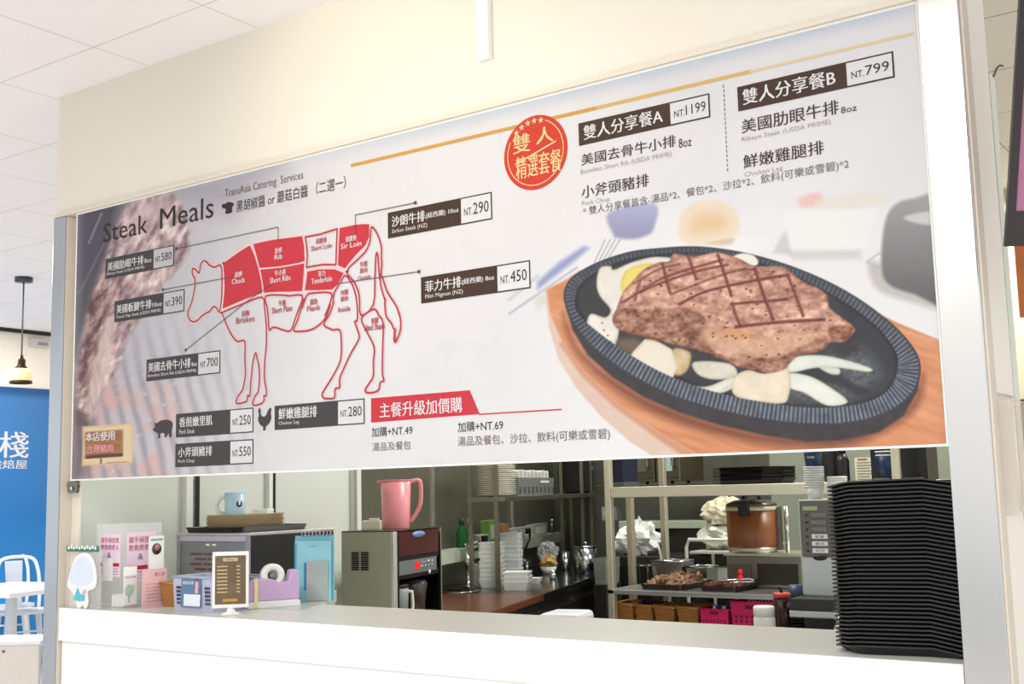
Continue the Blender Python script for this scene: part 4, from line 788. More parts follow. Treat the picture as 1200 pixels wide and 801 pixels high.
for u, r, h, m, lb in ((647, .016, .11, dark_steel, 'dark steel canister on the wall ledge beside the widest grey box'), (660, .024, .12, M('canister', (120, 140, 124), .3), 'greenish canister at the far end of the wall ledge')):
    t = thing('canister', lb, 'canister', on_ledge(u), KR); part('body', MB().lathe([(r, 0), (r, h*.85)], m, n=18), t); part('lid', MB().lathe([(r*1.04, h*.85), (r*1.04, h), (r*.4, h*1.02)], chrome, n=18), t)
gg = M('green_glass', (30, 120, 60), .15, alpha=.85); tg = M('teal_bottle', (40, 150, 130), .25)
for u, vt, r, m, lb, capm in ((541, 607, .034, gg, 'dark green bottle on the wall ledge, left of the teal one', M('cap_dark', (40, 60, 50))), (550.5, 606, .026, tg, 'teal bottle with a white neck on the wall ledge behind the tap', white)):
    P = on_ledge(u, .06); h = onx(u, vt, c-.06).z-zl; t = thing('bottle', lb, 'bottle', P, KR)
    part('glass', MB().lathe([(r*.9, 0), (r, .01), (r, h*.5), (r*.75, h*.62), (r*.4, h*.74), (r*.4, h*.8)], m, n=20), t); part('neck', MB().lathe([(r*.5, h*.78), (r*.5, h), (r*.3, h)], capm, n=16), t)
# plugs with their leads
for u, v, uu, vv, lb in ((566, 631, 551, 645, 'black plug and lead in the grey socket box beside the teal bottle'), (617, 622, 606, 648, 'black plug and drooping lead in the middle grey box on the ledge')):
    P = onx(u, v, c+.012); Q = onx(uu, vv, c+.03); t = thing('power_lead', lb, 'cable', P, KR); y, z = kloc(Q)[1]-kloc(P)[1], Q.z-P.z
    part('plug', MB().box((.012, 0, 0), (.035, .05, .04), black), t, .005)
    part('lead', MB().tube([(.022, 0, -.005), (.03, y*.05, z*.35), (.03, y*.4, z*.8), (.03, y, z)], .008, black, 8), t)
# brewer / enclosed blender
NB = Vector((.52, 1.324, ZW)); rzB = math.radians(14); HB = .425; DX, LY = .27, .53
t = thing('beverage_machine', 'steel-sided drink machine with a dark red front and control panel, pink jug on top', 'machine', NB, rzB)
side = M('machine_grey', (172, 172, 152), .45, .15, .04); smoke = M('smoked_red', (74, 20, 24), .12, var=.1); dark = M('machine_black', (18, 18, 20), .2)
# local: x from -DX (left) to 0 (front), y from 0 (near) to LY (far)
m = MB().b2((-DX, 0, 0), (-.004, .006, HB), side).b2((-DX, LY-.006, 0), (0, LY, HB), side).b2((-DX, .006, 0), (-DX+.006, LY-.006, HB), side).b2((-DX+.006, .006, 0), (0, LY-.006, .01), side); part('side_panels', m, t, .002)
part('top_plate', MB().b2((-DX, 0, HB), (0, LY, HB+.006), M('top_dark', (90, 90, 84), .25, .8)), t, .002)
part('corner_trim', MB().b2((-.012, -.004, 0), (.004, .03, HB), M('trim_bright', (236, 236, 230), .3, .6)), t, .002)
m = MB()
for q in range(2):
    for k in range(9): m.box((-DX*.73+q*.052*DX/.17*.6+ .0, -.002, HB*.78-k*.0095), (.038, .004, .005), dark)
part('vent', m, t)
part('red_cover', MB().b2((-.012, .035, HB*.72), (0, LY-.03, HB-.004), smoke), t, .003)
part('badge', MB().lathe([(.001, 0), (.035, 0), (.035, .003), (.001, .003)], M('badge_blue', (110, 150, 200), .3), (.001, LY*.5, HB*.95), 20, X=Matrix.Rotation(PI/2, 4, 'Y'), sx=.42, sy=2), t)
cp = part('control_panel', MB().box((-.004, LY*.48, HB*.60), (.012, LY*.80, HB*.15), M('panel_grey', (112, 118, 124), .3)), t, .002)
part('display', MB().box((.003, LY*.46, HB*.61), (.004, .05, .034), M('led_red', (230, 30, 30), .3, emit=(255, 30, 30), estr=.5)), cp)
m = MB()
for k in range(4):
    for j in range(2): m.lathe([(.006, 0), (.006, .003)], chrome, (.002, LY*(.56+k*.07), HB*(.585+j*.045)), 10, X=Matrix.Rotation(PI/2, 4, 'Y'))
part('keys', m, cp)
part('inner_back', MB().b2((-DX+.008, .008, .012), (-.13, LY-.008, HB*.7), dark), t)
part('inner_side', MB().b2((-.129, LY-.013, .012), (-.012, LY-.0065, HB*.7), dark).b2((-.129, .0065, .012), (-.012, .012, HB*.7), dark), t)
part('front_bezel', MB().b2((-.010, .035, HB*.48), (-.001, LY-.03, HB*.545), dark), t); part('bezel_upper', MB().b2((-.010, .035, HB*.665), (-.001, LY-.03, HB*.715), dark), t)
part('lamp_button', MB().lathe([(.001, 0), (.010, 0), (.010, .004), (.001, .004)], white, (0, LY*.72, HB*.515), 14, X=Matrix.Rotation(PI/2, 4, 'Y')), t)
for y in (.036, LY-.03): part('guide_rail', MB().b2((-.006, y, .012), (.004, y+.012, HB-.02), M('rail', (60, 58, 56), .3, .8)), t)
jug = thing('blender_jug', 'frosted jug with a white handle standing inside the drink machine', 'jug', NB+Vector((math.cos(rzB)*-.062-math.sin(rzB)*.15, math.sin(rzB)*-.062+math.cos(rzB)*.15, .011)), rzB)
part('jug_body', MB().lathe([(.05, 0), (.056, .13), (.056, .15), (.05, .15), (.046, .006), (.0001, .006)], M('frosted_grey', (172, 180, 184), .3), n=28), jug); part('jug_lid', MB().lathe([(.058, .1502), (.058, .165), (.03, .17), (.0001, .17)], black, n=24), jug)
part('handle', MB().tube([(.02, .052, .13), (.03, .10, .125), (.03, .108, .06), (.03, .10, .012), (.025, .085, .01)], .009, white), jug)
solo('dark_beaker', MB().lathe([(.05, 0), (.058, .11), (.066, .15), (.056, .17), (.0001, .175)], M('beaker_grey', (84, 80, 74), .2, .3), n=28), 'dark rounded beaker inside the drink machine beside the frosted jug', 'beaker', NB+Vector((math.cos(rzB)*-.072-math.sin(rzB)*.36, math.sin(rzB)*-.072+math.cos(rzB)*.36, .011)), rzB)
# pink pitcher and small ivory box on the machine
ZB = ZW+HB+.006
def mloc(x, y): return Vector((NB.x+math.cos(rzB)*x-math.sin(rzB)*y, NB.y+math.sin(rzB)*x+math.cos(rzB)*y, ZB))
PP = mloc(-.12, .27); s_ = px(1, PP); t = thing('pitcher', 'tall translucent pink plastic pitcher with a big handle, on the drink machine', 'pitcher', PP, YAW+.05)
pk = M('pink_plastic', (236, 150, 156), .3, var=.03, alpha=.93); r0, r1, h = 15.5*s_, 18*s_, 56*s_
part('body', MB().lathe([(r0, 0), (r0*1.02, .004), (r1, h), (r1*.94, h), (r0*.95, .006), (.0001, .005)], pk, n=36), t)
part('spout', MB().prism([(-r1*.9, h*.90), (-r1*.9, h), (-r1*1.32, h), (-r1*1.22, h*.975)], -.012, .012, pk, Matrix.Rotation(PI/2, 4, 'X')), t)
hp = [(r1*.9, h*.96), (r1*1.45, h*.99), (r1*1.62, h*.9), (r1*1.6, h*.52), (r1*1.3, h*.30), (r0*1.05, h*.12)]
part('handle', MB().tube([(a, 0, b) for a, b in smooth(hp, 4, False)], .0105, pk), t); part('rim', MB().tube([(r1*math.cos(k*PI/16), r1*math.sin(k*PI/16), h) for k in range(32)], .003, pk, 6, True), t)
PP = mloc(-.165, .12); s_ = px(1, PP)
solo('ivory_box', MB().box((0, 0, 5.5*s_), (22*s_, .06, 11*s_), M('ivory_plastic', (214, 210, 188), .4)).box((3*s_, -.012, 12*s_), (12*s_, .03, 3*s_), M('ivory_plastic', (214, 210, 188), .4)), 'small ivory plastic box on the drink machine, left of the pink pitcher', 'box', PP+Vector((-.01, .0, 0)), YAW, bevel=.004)
# tap and sink
P = at(549, 688, z=ZW); t = thing('tap', 'tall chrome tap standing behind the sink left of the white containers', 'tap', P, KR); s_ = px(1, P)
part('column', MB().lathe([(.03, 0), (.03, .012), (.016, .02), (.016, .13), (.022, .135), (.022, .17), (.014, .18), (.014, .24)], chrome, n=20), t); part('spout', MB().tube([(0, 0, .2), (.02, 0, .27), (.07, 0, .28), (.11, 0, .24)], .011, chrome), t); part('lever', MB().tube([(0, 0, .24), (0, -.05, .27)], .007, chrome), t); part('hose', MB().tube([(0, .02, .02), (.0, .05, .12), (0, .055, .2), (0, .03, .26)], .010, M('hose_white', (200, 200, 196), .4)), t)
P2 = at(527, 693, z=ZW); solo('sink_rim', MB().lathe([(.15, 0), (.16, .004), (.14, .006), (.13, .001)], chrome, n=40, sy=.8), 'round steel sink rim set in the wood worktop before the tap', 'sink', (P2.x+.02, P2.y+.02, ZW+.0005), KR)
# white food containers in stacks
def container(label, loc, rz, w=.13, h=.055):
    o = 0; t = solo('food_container', open_box(MB(), w, w*.9, h, M('foam_white', (232, 236, 234), .5), .8, .004), label, 'container', loc, rz, 'white food containers stacked by the sink', .004); return t
foam = None
for u, v, n, w, lb in ((562.5, 686.5, 5, .10, 'white food container of the lowest stack, nearest the tap'), (577, 688, 9, .145, 'white food container of the middle stack, between the two rack posts'), (600, 680, 10, .135, 'white food container of the tallest stack, right of the second rack post'), (606.5, 691, 3, .16, 'large white food container in the short stack in front, right of the post')):
    P = at(u, v, z=ZW); dz = {5: .021, 9: .028, 10: .029, 3: .028}[n]
    foam = container(lb, P, KR+.08, w, .055)
    for k in range(1, n): dup(foam, P+Vector((.003*(k % 2), .002*(k % 3), k*dz)), KR+.08+.03*((k*7) % 3-1))
# pots, cups and bags on the dark worktop
def pot(name, label, u, v, w, h, m=steel, lid=True, cat='pot'):
    P = at(u, v, z=ZW); s_ = px(1, P); r = w*s_/2; hh = h*s_; t = thing(name, label, cat, P, KR)
    part('body', MB().lathe([(r*.97, 0), (r, .004), (r, hh), (r*.94, hh), (r*.93, .006), (.0001, .006)], m, n=32), t)
    if lid: part('lid', MB().lathe([(r*1.03, hh+.0005), (r*1.03, hh+.006), (r*.6, hh+.016), (.0001, hh+.018)], m, n=32), t); part('lid_knob', MB().lathe([(.008, hh+.018), (.016, hh+.028), (.014, hh+.036), (.0001, hh+.036)], chrome, n=14), t)
    return t
pot('stock_pot', 'shiny steel pot with a lid and knob at the far end of the dark worktop', 687, 671, 27, 30, M('pot_steel', (190, 196, 204), .16, 1))
pot('steel_canister', 'narrow tall steel canister left of the lidded pot', 663, 668, 9, 22, M('pot_steel', (190, 196, 204), .16, 1), False, 'canister')
pot('steel_cup', 'little steel cup in front of the bag of noodles', 648, 678.5, 7.5, 10, M('pot_steel', (190, 196, 204), .16, 1), False, 'cup')
pot('steel_jar', 'short steel jar behind the white tray, under the wall ledge', 617, 672, 10, 17, M('jar_steel', (120, 126, 134), .2, 1), False, 'jar')
def blob(mb, m, c, r, seed, n=22, sq=(1, 1, 1), amp=.25):
    rnd = random.Random(seed); ph = [(rnd.uniform(0, 6), rnd.randint(2, 7), rnd.randint(2, 6)) for _ in range(6)]; vs = []; fs = []
    for j in range(n//2+1):
        for i in range(n):
            th, fi = PI*j/(n//2), 2*PI*i/n; k = 1+amp*sum(math.sin(a*fi+p)*math.sin(b*th+p*2) for p, a, b in ph)/3
            vs.append((c[0]+r*sq[0]*k*math.sin(th)*math.cos(fi), c[1]+r*sq[1]*k*math.sin(th)*math.sin(fi), max(c[2]+r*sq[2]*k*math.cos(th), .0)))
    for j in range(n//2):
        for i in range(n): fs.append((j*n+i, (j+1)*n+i, (j+1)*n+(i+1) % n, j*n+(i+1) % n))
    return mb.add(vs, fs, m, False)
film = M('plastic_film', (206, 212, 212), .15, var=.1, alpha=.38, bump=.5, scale=18)
P = at(643, 672, z=ZW); s_ = px(1, P); t = thing('noodle_bag', 'clear plastic bag of yellow noodles standing on a white bowl', 'bag', P, KR)
part('bowl', MB().lathe([(7*s_, 0), (10*s_, .05), (9*s_, .052), (6*s_, .008), (.0001, .008)], white, n=24), t)
part('noodles', blob(MB(), M('noodle_yellow', (206, 170, 96), .6, var=.3, scale=60, bump=.8), (0, 0, .088), 11*s_, 4, sq=(1, 1, .65)), t); part('bag_film', blob(MB(), film, (0, 0, .15), 12*s_, 9, sq=(1, 1, 1.0), amp=.3), t)
P = at(624, 683, z=ZW); solo('shallow_dish', rtray(.12, .09, .035, white, lip=.012, r=.02), 'shallow white dish on the dark worktop beside the short container stack', 'dish', P, KR)
# rack standing on the worktop with plates, crate and dark boxes
p1, p2, p3, p4 = [kloc(at(u, v, z=ZW)) for u, v in ((553, 690), (584, 690), (664, 661), (692, 664))]
x0r, x1r = p1[0], p2[0]; y0r = p2[1]; y1r = p3[1]; y2r = max(p4[1], y1r+.3); zs = at(586, 582, x=K(x1r, y0r).x).z
t = thing('worktop_rack', 'steel rack on the worktop with a shelf of plates and a grey crate', 'rack', K(0, 0, ZW), KR)
pm = M('rack_steel', (150, 145, 130), .32, .85)
for x, y in ((x0r, y0r), (x1r, y0r), (x1r, y1r), (x0r, y1r), (x1r, y2r), (x0r, y2r)): part('post', MB().b2((x-.013, y-.013, 0), (x+.013, y+.013, 1.0), pm), t)
part('shelf', MB().b2((x0r-.02, y0r-.015, zs-ZW-.03), (x1r+.06, y1r+.1, zs-ZW), pm), t, .003); part('shelf', MB().b2((x0r-.02, y1r+.11, zs-ZW-.03), (x1r+.06, y2r+.02, zs-ZW), pm), t, .003)
pl = None; pc = K((x0r+x1r)/2+.035, y0r+.16, zs)
for k in range(15):
    if pl is None: pl = solo('dinner_plate', MB().lathe([(.06, 0), (.065, .004), (.125, .016), (.123, .019), (.06, .008), (.0001, .008)], M('china', (226, 224, 208), .3), n=36), 'cream plate in the stack on the worktop rack shelf beside the post', 'plate', pc, KR, 'cream plates on the rack shelf')
    else: dup(pl, pc+Vector((.003*(k % 2), 0, k*.0128)))
yc0, yc1 = [kloc(onx(u, 565, x1r+.03))[1] for u in (608, 650)]
cc = K((x0r+x1r)/2+.03, (yc0+yc1)/2, zs); lw_ = yc1-yc0; t = thing('plastic_crate', 'grey plastic crate filled with white dishes on the worktop rack', 'crate', cc, KR); cg = M('crate_grey', (120, 122, 122), .5)
part('tub', open_box(MB(), .16, lw_, .12, cg, .97, .006), t)
m = MB()
for k in range(9): m.b2((.079, -lw_/2+lw_*(k+.3)/9, .02), (.083, -lw_/2+lw_*(k+.75)/9, .06), M('crate_dark', (84, 86, 88), .5))
m.b2((.08, lw_*.1, .085), (.0835, lw_*.34, .1), white); part('slots', m, t)
dz = None
for k in range(9):
    lb = 'white dish standing on edge in the grey crate'
    loc = cc+Vector((KY.x, KY.y, 0))*(lw_*(-.40+.1*k))+Vector((0, 0, .008))
    if dz is None: dz = solo('dish', MB().box((0, 0, .082), (.13, .022, .15), M('china2', (226, 228, 222), .35), rx=.12), lb, 'dish', loc, KR, 'white dishes in the grey crate', .004)
    else: dup(dz, loc+Vector((0, 0, 0.004*((k*5) % 3))))
ya, yb = [kloc(onx(u, 560, x1r))[1] for u in (656, 694)]
ya = max(ya, y1r+.03)
t = thing('microwave_oven', 'black microwave oven on the far end of the worktop rack', 'microwave', K((x0r+x1r)/2+.02, (ya+yb)/2+.05, zs), KR); part('case', MB().b2((-.15, -(yb-ya)/2, .012), (.06, (yb-ya)/2, .27), black), t, .004); part('door', MB().b2((.061, -(yb-ya)/2+.01, .03), (.07, (yb-ya)*.25, .255), M('dark_glass', (10, 12, 14), .08)), t, .002)
for y in (-.1, .1): part('foot', MB().b2((-.1, y-.02, 0), (.04, y+.02, .012), black), t)
part('knob', MB().lathe([(.016, 0), (.016, .012)], chrome, (.061, (yb-ya)*.36, .2), 14, X=Matrix.Rotation(PI/2, 4, 'Y')), t)
# white bin between counter and worktop
P = atD(664, 719, 5.0); t = thing('waste_bin', 'white bin with a rounded lid, only its top showing above the counter', 'bin', (P.x, P.y, 0), .2); zt_ = P.z+.01
part('bin_body', MB().box((0, 0, (zt_-.05)/2), (.17, .2, zt_-.05), white, taper=.85), t, .012); part('bin_lid', MB().box((0, 0, zt_-.024), (.185, .21, .05), M('lid_white', (230, 234, 238), .3)), t, .02)
# ------------------------------------------------------------------ kitchen, middle: prep table with overhead shelf
ZP, YT0, YT1, XT0, XT1 = .87, 3.13, 3.85, .585, 2.75
zsh = at(830, 568, y=YT0).z; zsl = at(830, 581, y=YT0).z
t = thing('prep_table', 'long steel prep table with an overhead shelf, behind the wicker baskets', 'table', (0, 0, 0))
bs = M('bright_steel', (212, 206, 186), .35, .7, .05, 6, aniso=(1, 6, 6))
xm = at(738.5, 600, y=YT1-.3).x
for x, y in ((XT0+.02, YT0+.02), (at(1051, 560, y=YT0+.02).x, YT0+.02), (xm, YT1-.3), (XT0+.02, YT1-.02), (XT1-.04, YT1-.02)): part('post', MB().b2((x-.02, y-.02, 0), (x+.02, y+.02, 2.0), bs), t, .004)
part('table_top', MB().b2((XT0, YT0, ZP-.028), (XT1, YT1, ZP), M('table_steel', (186, 188, 186), .28, .75, .06, 6)), t, .004)
part('overhead_shelf', MB().b2((XT0+.042, YT0, zsl), (XT1, YT0+.42, zsh), bs), t, .003)
part('under_shelf', MB().b2((XT0, YT0, .60), (XT1, YT1, .63), dark_steel), t, .003)
ZU = .63
# baskets on the under-shelf
wb = None
for i, (u0, u1, vt, lb) in enumerate(((716.5, 741, 707, 'leftmost of the four wicker baskets in a row under the prep table'), (741.5, 763, 709, 'second wicker basket under the prep table, with dark packets in it'), (764, 789, 710.5, 'third wicker basket from the left under the prep table'), (790.5, 818, 711.5, 'rightmost of the four wicker baskets, next to the magenta basket'))):
    a, b = at(u0, vt, y=YT0+.06), at(u1, vt, y=YT0+.06); w = b.x-a.x
    wicker_basket('wicker_basket', lb, ((a.x+b.x)/2, YT0+.06+.11, ZU), w*.9, .2, a.z-ZU, 'wicker baskets under the prep table')
    if i == 1:
        t2 = thing('packet_bundle', 'dark shiny packets sticking out of the second wicker basket', 'packets', ((a.x+b.x)/2, YT0+.17, ZU+.02)); dkf = M('dark_foil', (60, 58, 60), .2, .4)
        for k in range(7): part('packet', MB().box((-.045+.015*k, .0, .07), (.012, .10, .15), dkf, rx=.2-.05*k, ry=-.3+.1*k), t2)
mg = M('magenta_plastic', (206, 24, 96), .4)
for u0, u1, vt, lb, dd in ((820, 853, 713, 'smaller magenta plastic basket holding blue packets, next to the wicker baskets', .18), (855.5, 905, 704.5, 'larger magenta plastic basket with white-handled things, behind the white tub', .2)):
    a, b = at(u0, vt, y=YT0+.05), at(u1, vt, y=YT0+.05); w = b.x-a.x; h = a.z-ZU; t = thing('plastic_basket', lb, 'basket', ((a.x+b.x)/2, YT0+.05+dd/2, ZU), 0, 'magenta baskets under the prep table')
    part('tub', open_box(MB(), w, dd, h, mg, .9, .004), t); part('rim', MB().tube([(-w/2, -dd/2, h), (w/2, -dd/2, h), (w/2, dd/2, h), (-w/2, dd/2, h)], .006, mg, 6, True), t)
    m = MB(); n = 7
    for i in range(n):
        for j in range(4): m.box((-w*.38+w*.76*i/(n-1), -dd/2*(.93+.02*j)-.002, h*(.2+.13*j)), (w*.045, .004, h*.07), M('hole_dark', (90, 8, 40), .6))
    m.box((0, -dd/2*.99-.002, h*.86), (w*.28, .004, h*.10), M('hole_dark', (90, 8, 40), .6)); part('slots', m, t)
    t2 = thing('packet_bundle' if u0 < 850 else 'cutlery_bundle', 'blue and white packets standing in the smaller magenta basket' if u0 < 850 else 'pale handles standing in the larger magenta basket', 'packets' if u0 < 850 else 'cutlery', ((a.x+b.x)/2, YT0+.05+dd/2, ZU+.006))
    for k in range(5 if u0 < 850 else 8):
        part('packet' if u0 < 850 else 'handle', MB().box((w*(-.25+.11*k if u0 < 850 else -.3+.08*k), 0, h*.56), (.018 if u0 < 850 else .009, .05 if u0 < 850 else .01, h*1.0), M('packet_blue', (40, 60, 190), .3) if (k % 3 and u0 < 850) else paper, ry=.25), t2)
# roasting trays with food
def food(mb, w, d, n, m, seed, hh):
    r = random.Random(seed)
    for k in range(n):
        a, b = r.uniform(-w/2, w/2), r.uniform(-d/2, d/2); L = r.uniform(.03, .06); mb.box((a, b, .018+hh*r.random()*(1-abs(2*a/w)**3)), (L, .014, .012), m, rz=r.uniform(0, 3), ry=r.uniform(-.5, .5))
    return mb
tr_b = M('roasting_black', (46, 34, 32), .35, .4)
for u0, u1, v0, lb, fm, flb, hh in ((736, 800, 690, 'dark roasting tray heaped with browned strips on the prep table, left', M('browned_food', (190, 150, 116), .6, var=.35, scale=50), 'heap of browned meat strips', .055), (790, 848, 694, 'dark roasting tray of raw red meat on the prep table, right', M('raw_meat', (130, 74, 70), .4, var=.4, scale=40), 'slices of raw red meat', .028)):
    a, b = at(u0, v0, z=ZP+.01), at(u1, v0, z=ZP+.01); w = b.x-a.x-.012; t = thing('roasting_tray', lb, 'tray', ((a.x+b.x)/2+(.03 if u0 > 760 else -.0), YT0+.26, ZP), .0)
    part('pan', rtray(w, .42, .03, tr_b, lip=.012, r=.03), t)
    f = solo('food', food(MB(), w*.84, .34, 150, fm, 5, hh), flb+' in the '+('left' if u0 < 760 else 'right')+' roasting tray on the prep table', 'food', t.location+Vector((0, 0, .0)), 0); f['kind'] = 'stuff'
    if u0 > 760: solo('steel_tongs', MB().tube([(-.02, -.16, .04), (.12, -.05, .045), (.15, .0, .05)], .006, chrome).tube([(-.02, -.16, .055), (.11, -.04, .06), (.15, .0, .05)], .006, chrome), 'pale steel tongs lying across the right roasting tray', 'tongs', t.location, 0)
# steel pans behind the trays
for u0, u1, vt, yy, lb, hd in ((764, 800, 657, 3.68, 'deep steel food pan with a ladle behind the left roasting tray', True), (805, 829, 664, 3.7, 'shallow steel food pan behind the right roasting tray', False)):
    a, b = at(u0, vt, y=yy), at(u1, vt, y=yy); w = b.x-a.x; h = a.z-ZP; t = thing('food_pan', lb, 'pan', ((a.x+b.x)/2, yy+.07, ZP), 0)
    part('pan', open_box(MB(), w, .16, h, M('pan_steel', (176, 180, 180), .22, 1), .92, .004), t); part('rim', MB().tube([(-w/2, -.08, h), (w/2, -.08, h), (w/2, .08, h), (-w/2, .08, h)], .007, chrome, 6, True), t)
    if hd: solo('ladle', MB().tube([(-w*.3, 0, .03), (-w*.36, -.02, h+.06), (-w*.40, -.025, h+.09)], .008, white), 'white-handled ladle standing in the deep steel food pan', 'ladle', t.location, 0)
a, b = at(752, 662, y=3.6), at(764, 662, y=3.6); solo('wire_stand', MB().tube([(-.07, 0, .0), (-.07, 0, .1), (.04, 0, .1), (.04, 0, 0)], .004, dark_steel).tube([(-.07, .1, .0), (-.07, .1, .1), (.04, .1, .1), (.04, .1, 0)], .004, dark_steel).tube([(-.07, 0, .1), (-.07, .1, .1)], .004, dark_steel).tube([(.04, 0, .1), (.04, .1, .1)], .004, dark_steel).tube([(-.015, 0, .1), (-.015, .1, .1)], .004, dark_steel), 'low dark wire stand behind the left roasting tray, left of the deep pan', 'stand', (a.x, 3.6, ZP), 0)
# steel warming cabinet with red lamps, rice cooker on it
YC = 3.46; a, b = at(851, 651, y=YC), at(938, 651, y=YC); X0, X1, HC = a.x, max(b.x, a.x+.44), a.z-ZP
t = thing('warming_cabinet', 'low steel cabinet with two red lamps under the wood-grain rice cooker', 'cabinet', (X0, YC, ZP)); wd = X1-X0; st2 = M('cabinet_steel', (150, 148, 138), .3, .9, .05, 5)
part('body', MB().b2((0, 0, .004), (wd, .36, HC), st2), t, .004); part('control_box', MB().b2((.02, -.012, .02), (wd*.34, -.0005, HC-.045), M('control_steel', (120, 118, 108), .35, .8)), t, .002); part('niche', MB().b2((wd*.42, -.004, .02), (wd*.96, -.0005, HC-.04), M('niche_dark', (58, 50, 44), .4, .3)), t)
for zz in (.36, .72):
    part('red_lamp', MB().lathe([(.001, 0), (.013, 0), (.011, .008), (.001, .010)], M('lamp_red', (240, 30, 40), .3, emit=(255, 20, 30), estr=1.0), (wd*.2, -.0125, .03+(HC-.09)*zz), 14, X=Matrix.Rotation(PI/2, 4, 'X')), t)
part('top_plate', MB().b2((-.012, -.014, HC+.0005), (wd+.01, .37, HC+.014), bs), t, .002)
zr = ZP+HC+.0145; P = at(881, 645, y=YC+.14); s_ = px(1, P); P = Vector((P.x, YC+.165, zr)); r = 29.5*s_; h = 55*s_
t = thing('rice_cooker', 'large wood-grain rice cooker with a dark dome lid on the steel cabinet', 'rice cooker', P)
wg = M('wood_grain', (140, 82, 42), .35, var=.35, scale=7, aniso=(6, 6, .5))
part('foot_ring', MB().lathe([(r*.88, 0), (r*.96, .004), (r*.97, .03)], steel, n=36), t); part('body', MB().lathe([(r*.97, .0302), (r, .05), (r, h*.88)], wg, n=40), t)
part('top_ring', MB().lathe([(r*1.01, h*.88), (r*1.03, h*.90), (r*1.03, h*.96), (r*.98, h*.965)], M('ring_cream', (216, 206, 182), .4), n=40), t)
ld = part('lid', MB().lathe([(r*1.02, h*.966), (r*1.0, h*1.02), (r*.7, h*1.09), (r*.3, h*1.12), (.0001, h*1.125)], M('lid_steel', (110, 106, 100), .25, .9), n=40), t); part('lid_handle', MB().tube([(-r*.35, 0, h*1.11), (-r*.3, 0, h*1.22), (r*.3, 0, h*1.22), (r*.35, 0, h*1.11)], .010, black), ld)
part('latch', MB().box((.02*1, -r*1.06, h*.93), (r*.42, .035, h*.3), black), t, .006); part('hinge_post', MB().box((r*1.06, .02, h*.5), (.03, .04, h*.9), dark_steel), t, .004)
solo('drain_pipe', MB().tube([(0, 0, 0), (0, 0, h*.95)], .013, chrome, 10).tube([(-.08, 0, .05), (0, 0, .05)], .010, chrome, 10), 'upright chrome pipe with a side spout to the right of the rice cooker', 'pipe', (P.x+r*1.35, YC+.2, zr), 0)
# stack of black trays on the overhead shelf
a, b = at(838, 570, y=YT0+.16), at(922, 568, y=YT0+.16); w = b.x-a.x; n_ = 8; hh = at(878, 547, y=YT0+.16).z-zsh; q = None
for k in range(n_):
    lb = 'black tray in the short stack on the overhead shelf above the rice cooker'
    loc = ((a.x+b.x)/2+.004*(k % 2), YT0+.21, zsh+k*(hh-.022)/(n_-1))
    q = solo('serving_tray', rtray(w, .36, .022, M('shelf_tray_black', (13, 13, 14), .45, spec=.4), n=1, lip=.02, r=.09), lb, 'tray', loc, 0, 'trays on the overhead shelf') if q is None else (dup(q, loc, .02*(k % 3-1)) and q)
# wire rack with a bag of bread, white plastic bag, dark appliance behind
YR = 4.2
a, b = at(804, 632, y=YR), at(850, 628, y=YR); zt1 = a.z; t = thing('wire_trolley', 'white tube trolley with plastic film and bread bags, left of the rice cooker', 'trolley', (a.x, YR, 0)); w = b.x-a.x+.06; wt = M('white_tube', (216, 214, 204), .4)
for y in (0, .4): part('frame', MB().tube([(0, y, 0), (0, y, zt1-.05), (.02, y, zt1), (w-.02, y, zt1), (w, y, zt1-.05), (w, y, 0)], .012, wt), t)
for z in (zt1-.09, zt1-.32): part('shelf', MB().b2((0.014, .014, z), (w-.014, .386, z+.015), wt), t)
bread = M('bread_film', (214, 206, 178), .3, var=.25, scale=16, bump=.6); cx = a.x+w/2
zs2 = zt1-.075
solo('bread_bag', blob(MB(), bread, (0, 0, .075), .13, 12, sq=(1.25, .9, .75), amp=.3), 'large bag of bread rolls on top of the white trolley', 'bag', (cx+.03, YR+.2, zs2+.17), 0)
solo('film_sheet', blob(MB(), M('loose_film', (190, 194, 178), .2, var=.2, scale=14, bump=.7), (0, 0, .09), .14, 3, sq=(1.1, .85, .62), amp=.25), 'crumpled clear film heaped on the trolley under the bread bag', 'plastic film', (cx-.01, YR+.2, zs2+.002), 0)
solo('plastic_tub', open_box(MB(), .2, .16, .12, M('tub_clear', (176, 184, 176), .25), .85, .004), 'clear plastic tub on the lower shelf of the white trolley', 'tub', (cx+.02, YR+.15, zt1-.305), .2)
# dark appliance with a crumpled white bag
a, b = at(722, 652, y=4.15), at(792, 652, y=4.15); zA = at(760, 652, y=4.15).z
t = thing('dark_cabinet', 'dark steel appliance behind the prep table under the crumpled white bag', 'appliance', (a.x, 4.15, 0)); part('body', MB().b2((0, 0, .06), (b.x-a.x, .5, zA), M('dark_appliance', (66, 64, 56), .35, .6)), t, .006); part('door', MB().b2((.03, -.012, .15), ((b.x-a.x)*.6, -.0005, zA-.06), M('dark_door', (44, 44, 40), .3, .5)), t, .003); part('plinth', MB().b2((.02, .03, 0), (b.x-a.x-.02, .48, .06), black), t)
P = at(748, 650, y=4.3); solo('plastic_bag', blob(MB(), M('bag_white', (226, 228, 224), .45, bump=.5, scale=14), (0, 0, .10), .13, 21, 26, sq=(1.15, .9, .85), amp=.45), 'crumpled white plastic bag lying on the dark appliance', 'bag', (P.x, 4.32, zA+.001), 0)
P = at(710, 668, y=4.2); b = Vector((.02, 4.35, 0)); t = thing('clear_bin', 'clear plastic tub behind the front post of the prep table', 'tub', (at(711, 660, y=4.0).x, 4.0, 0), 0)
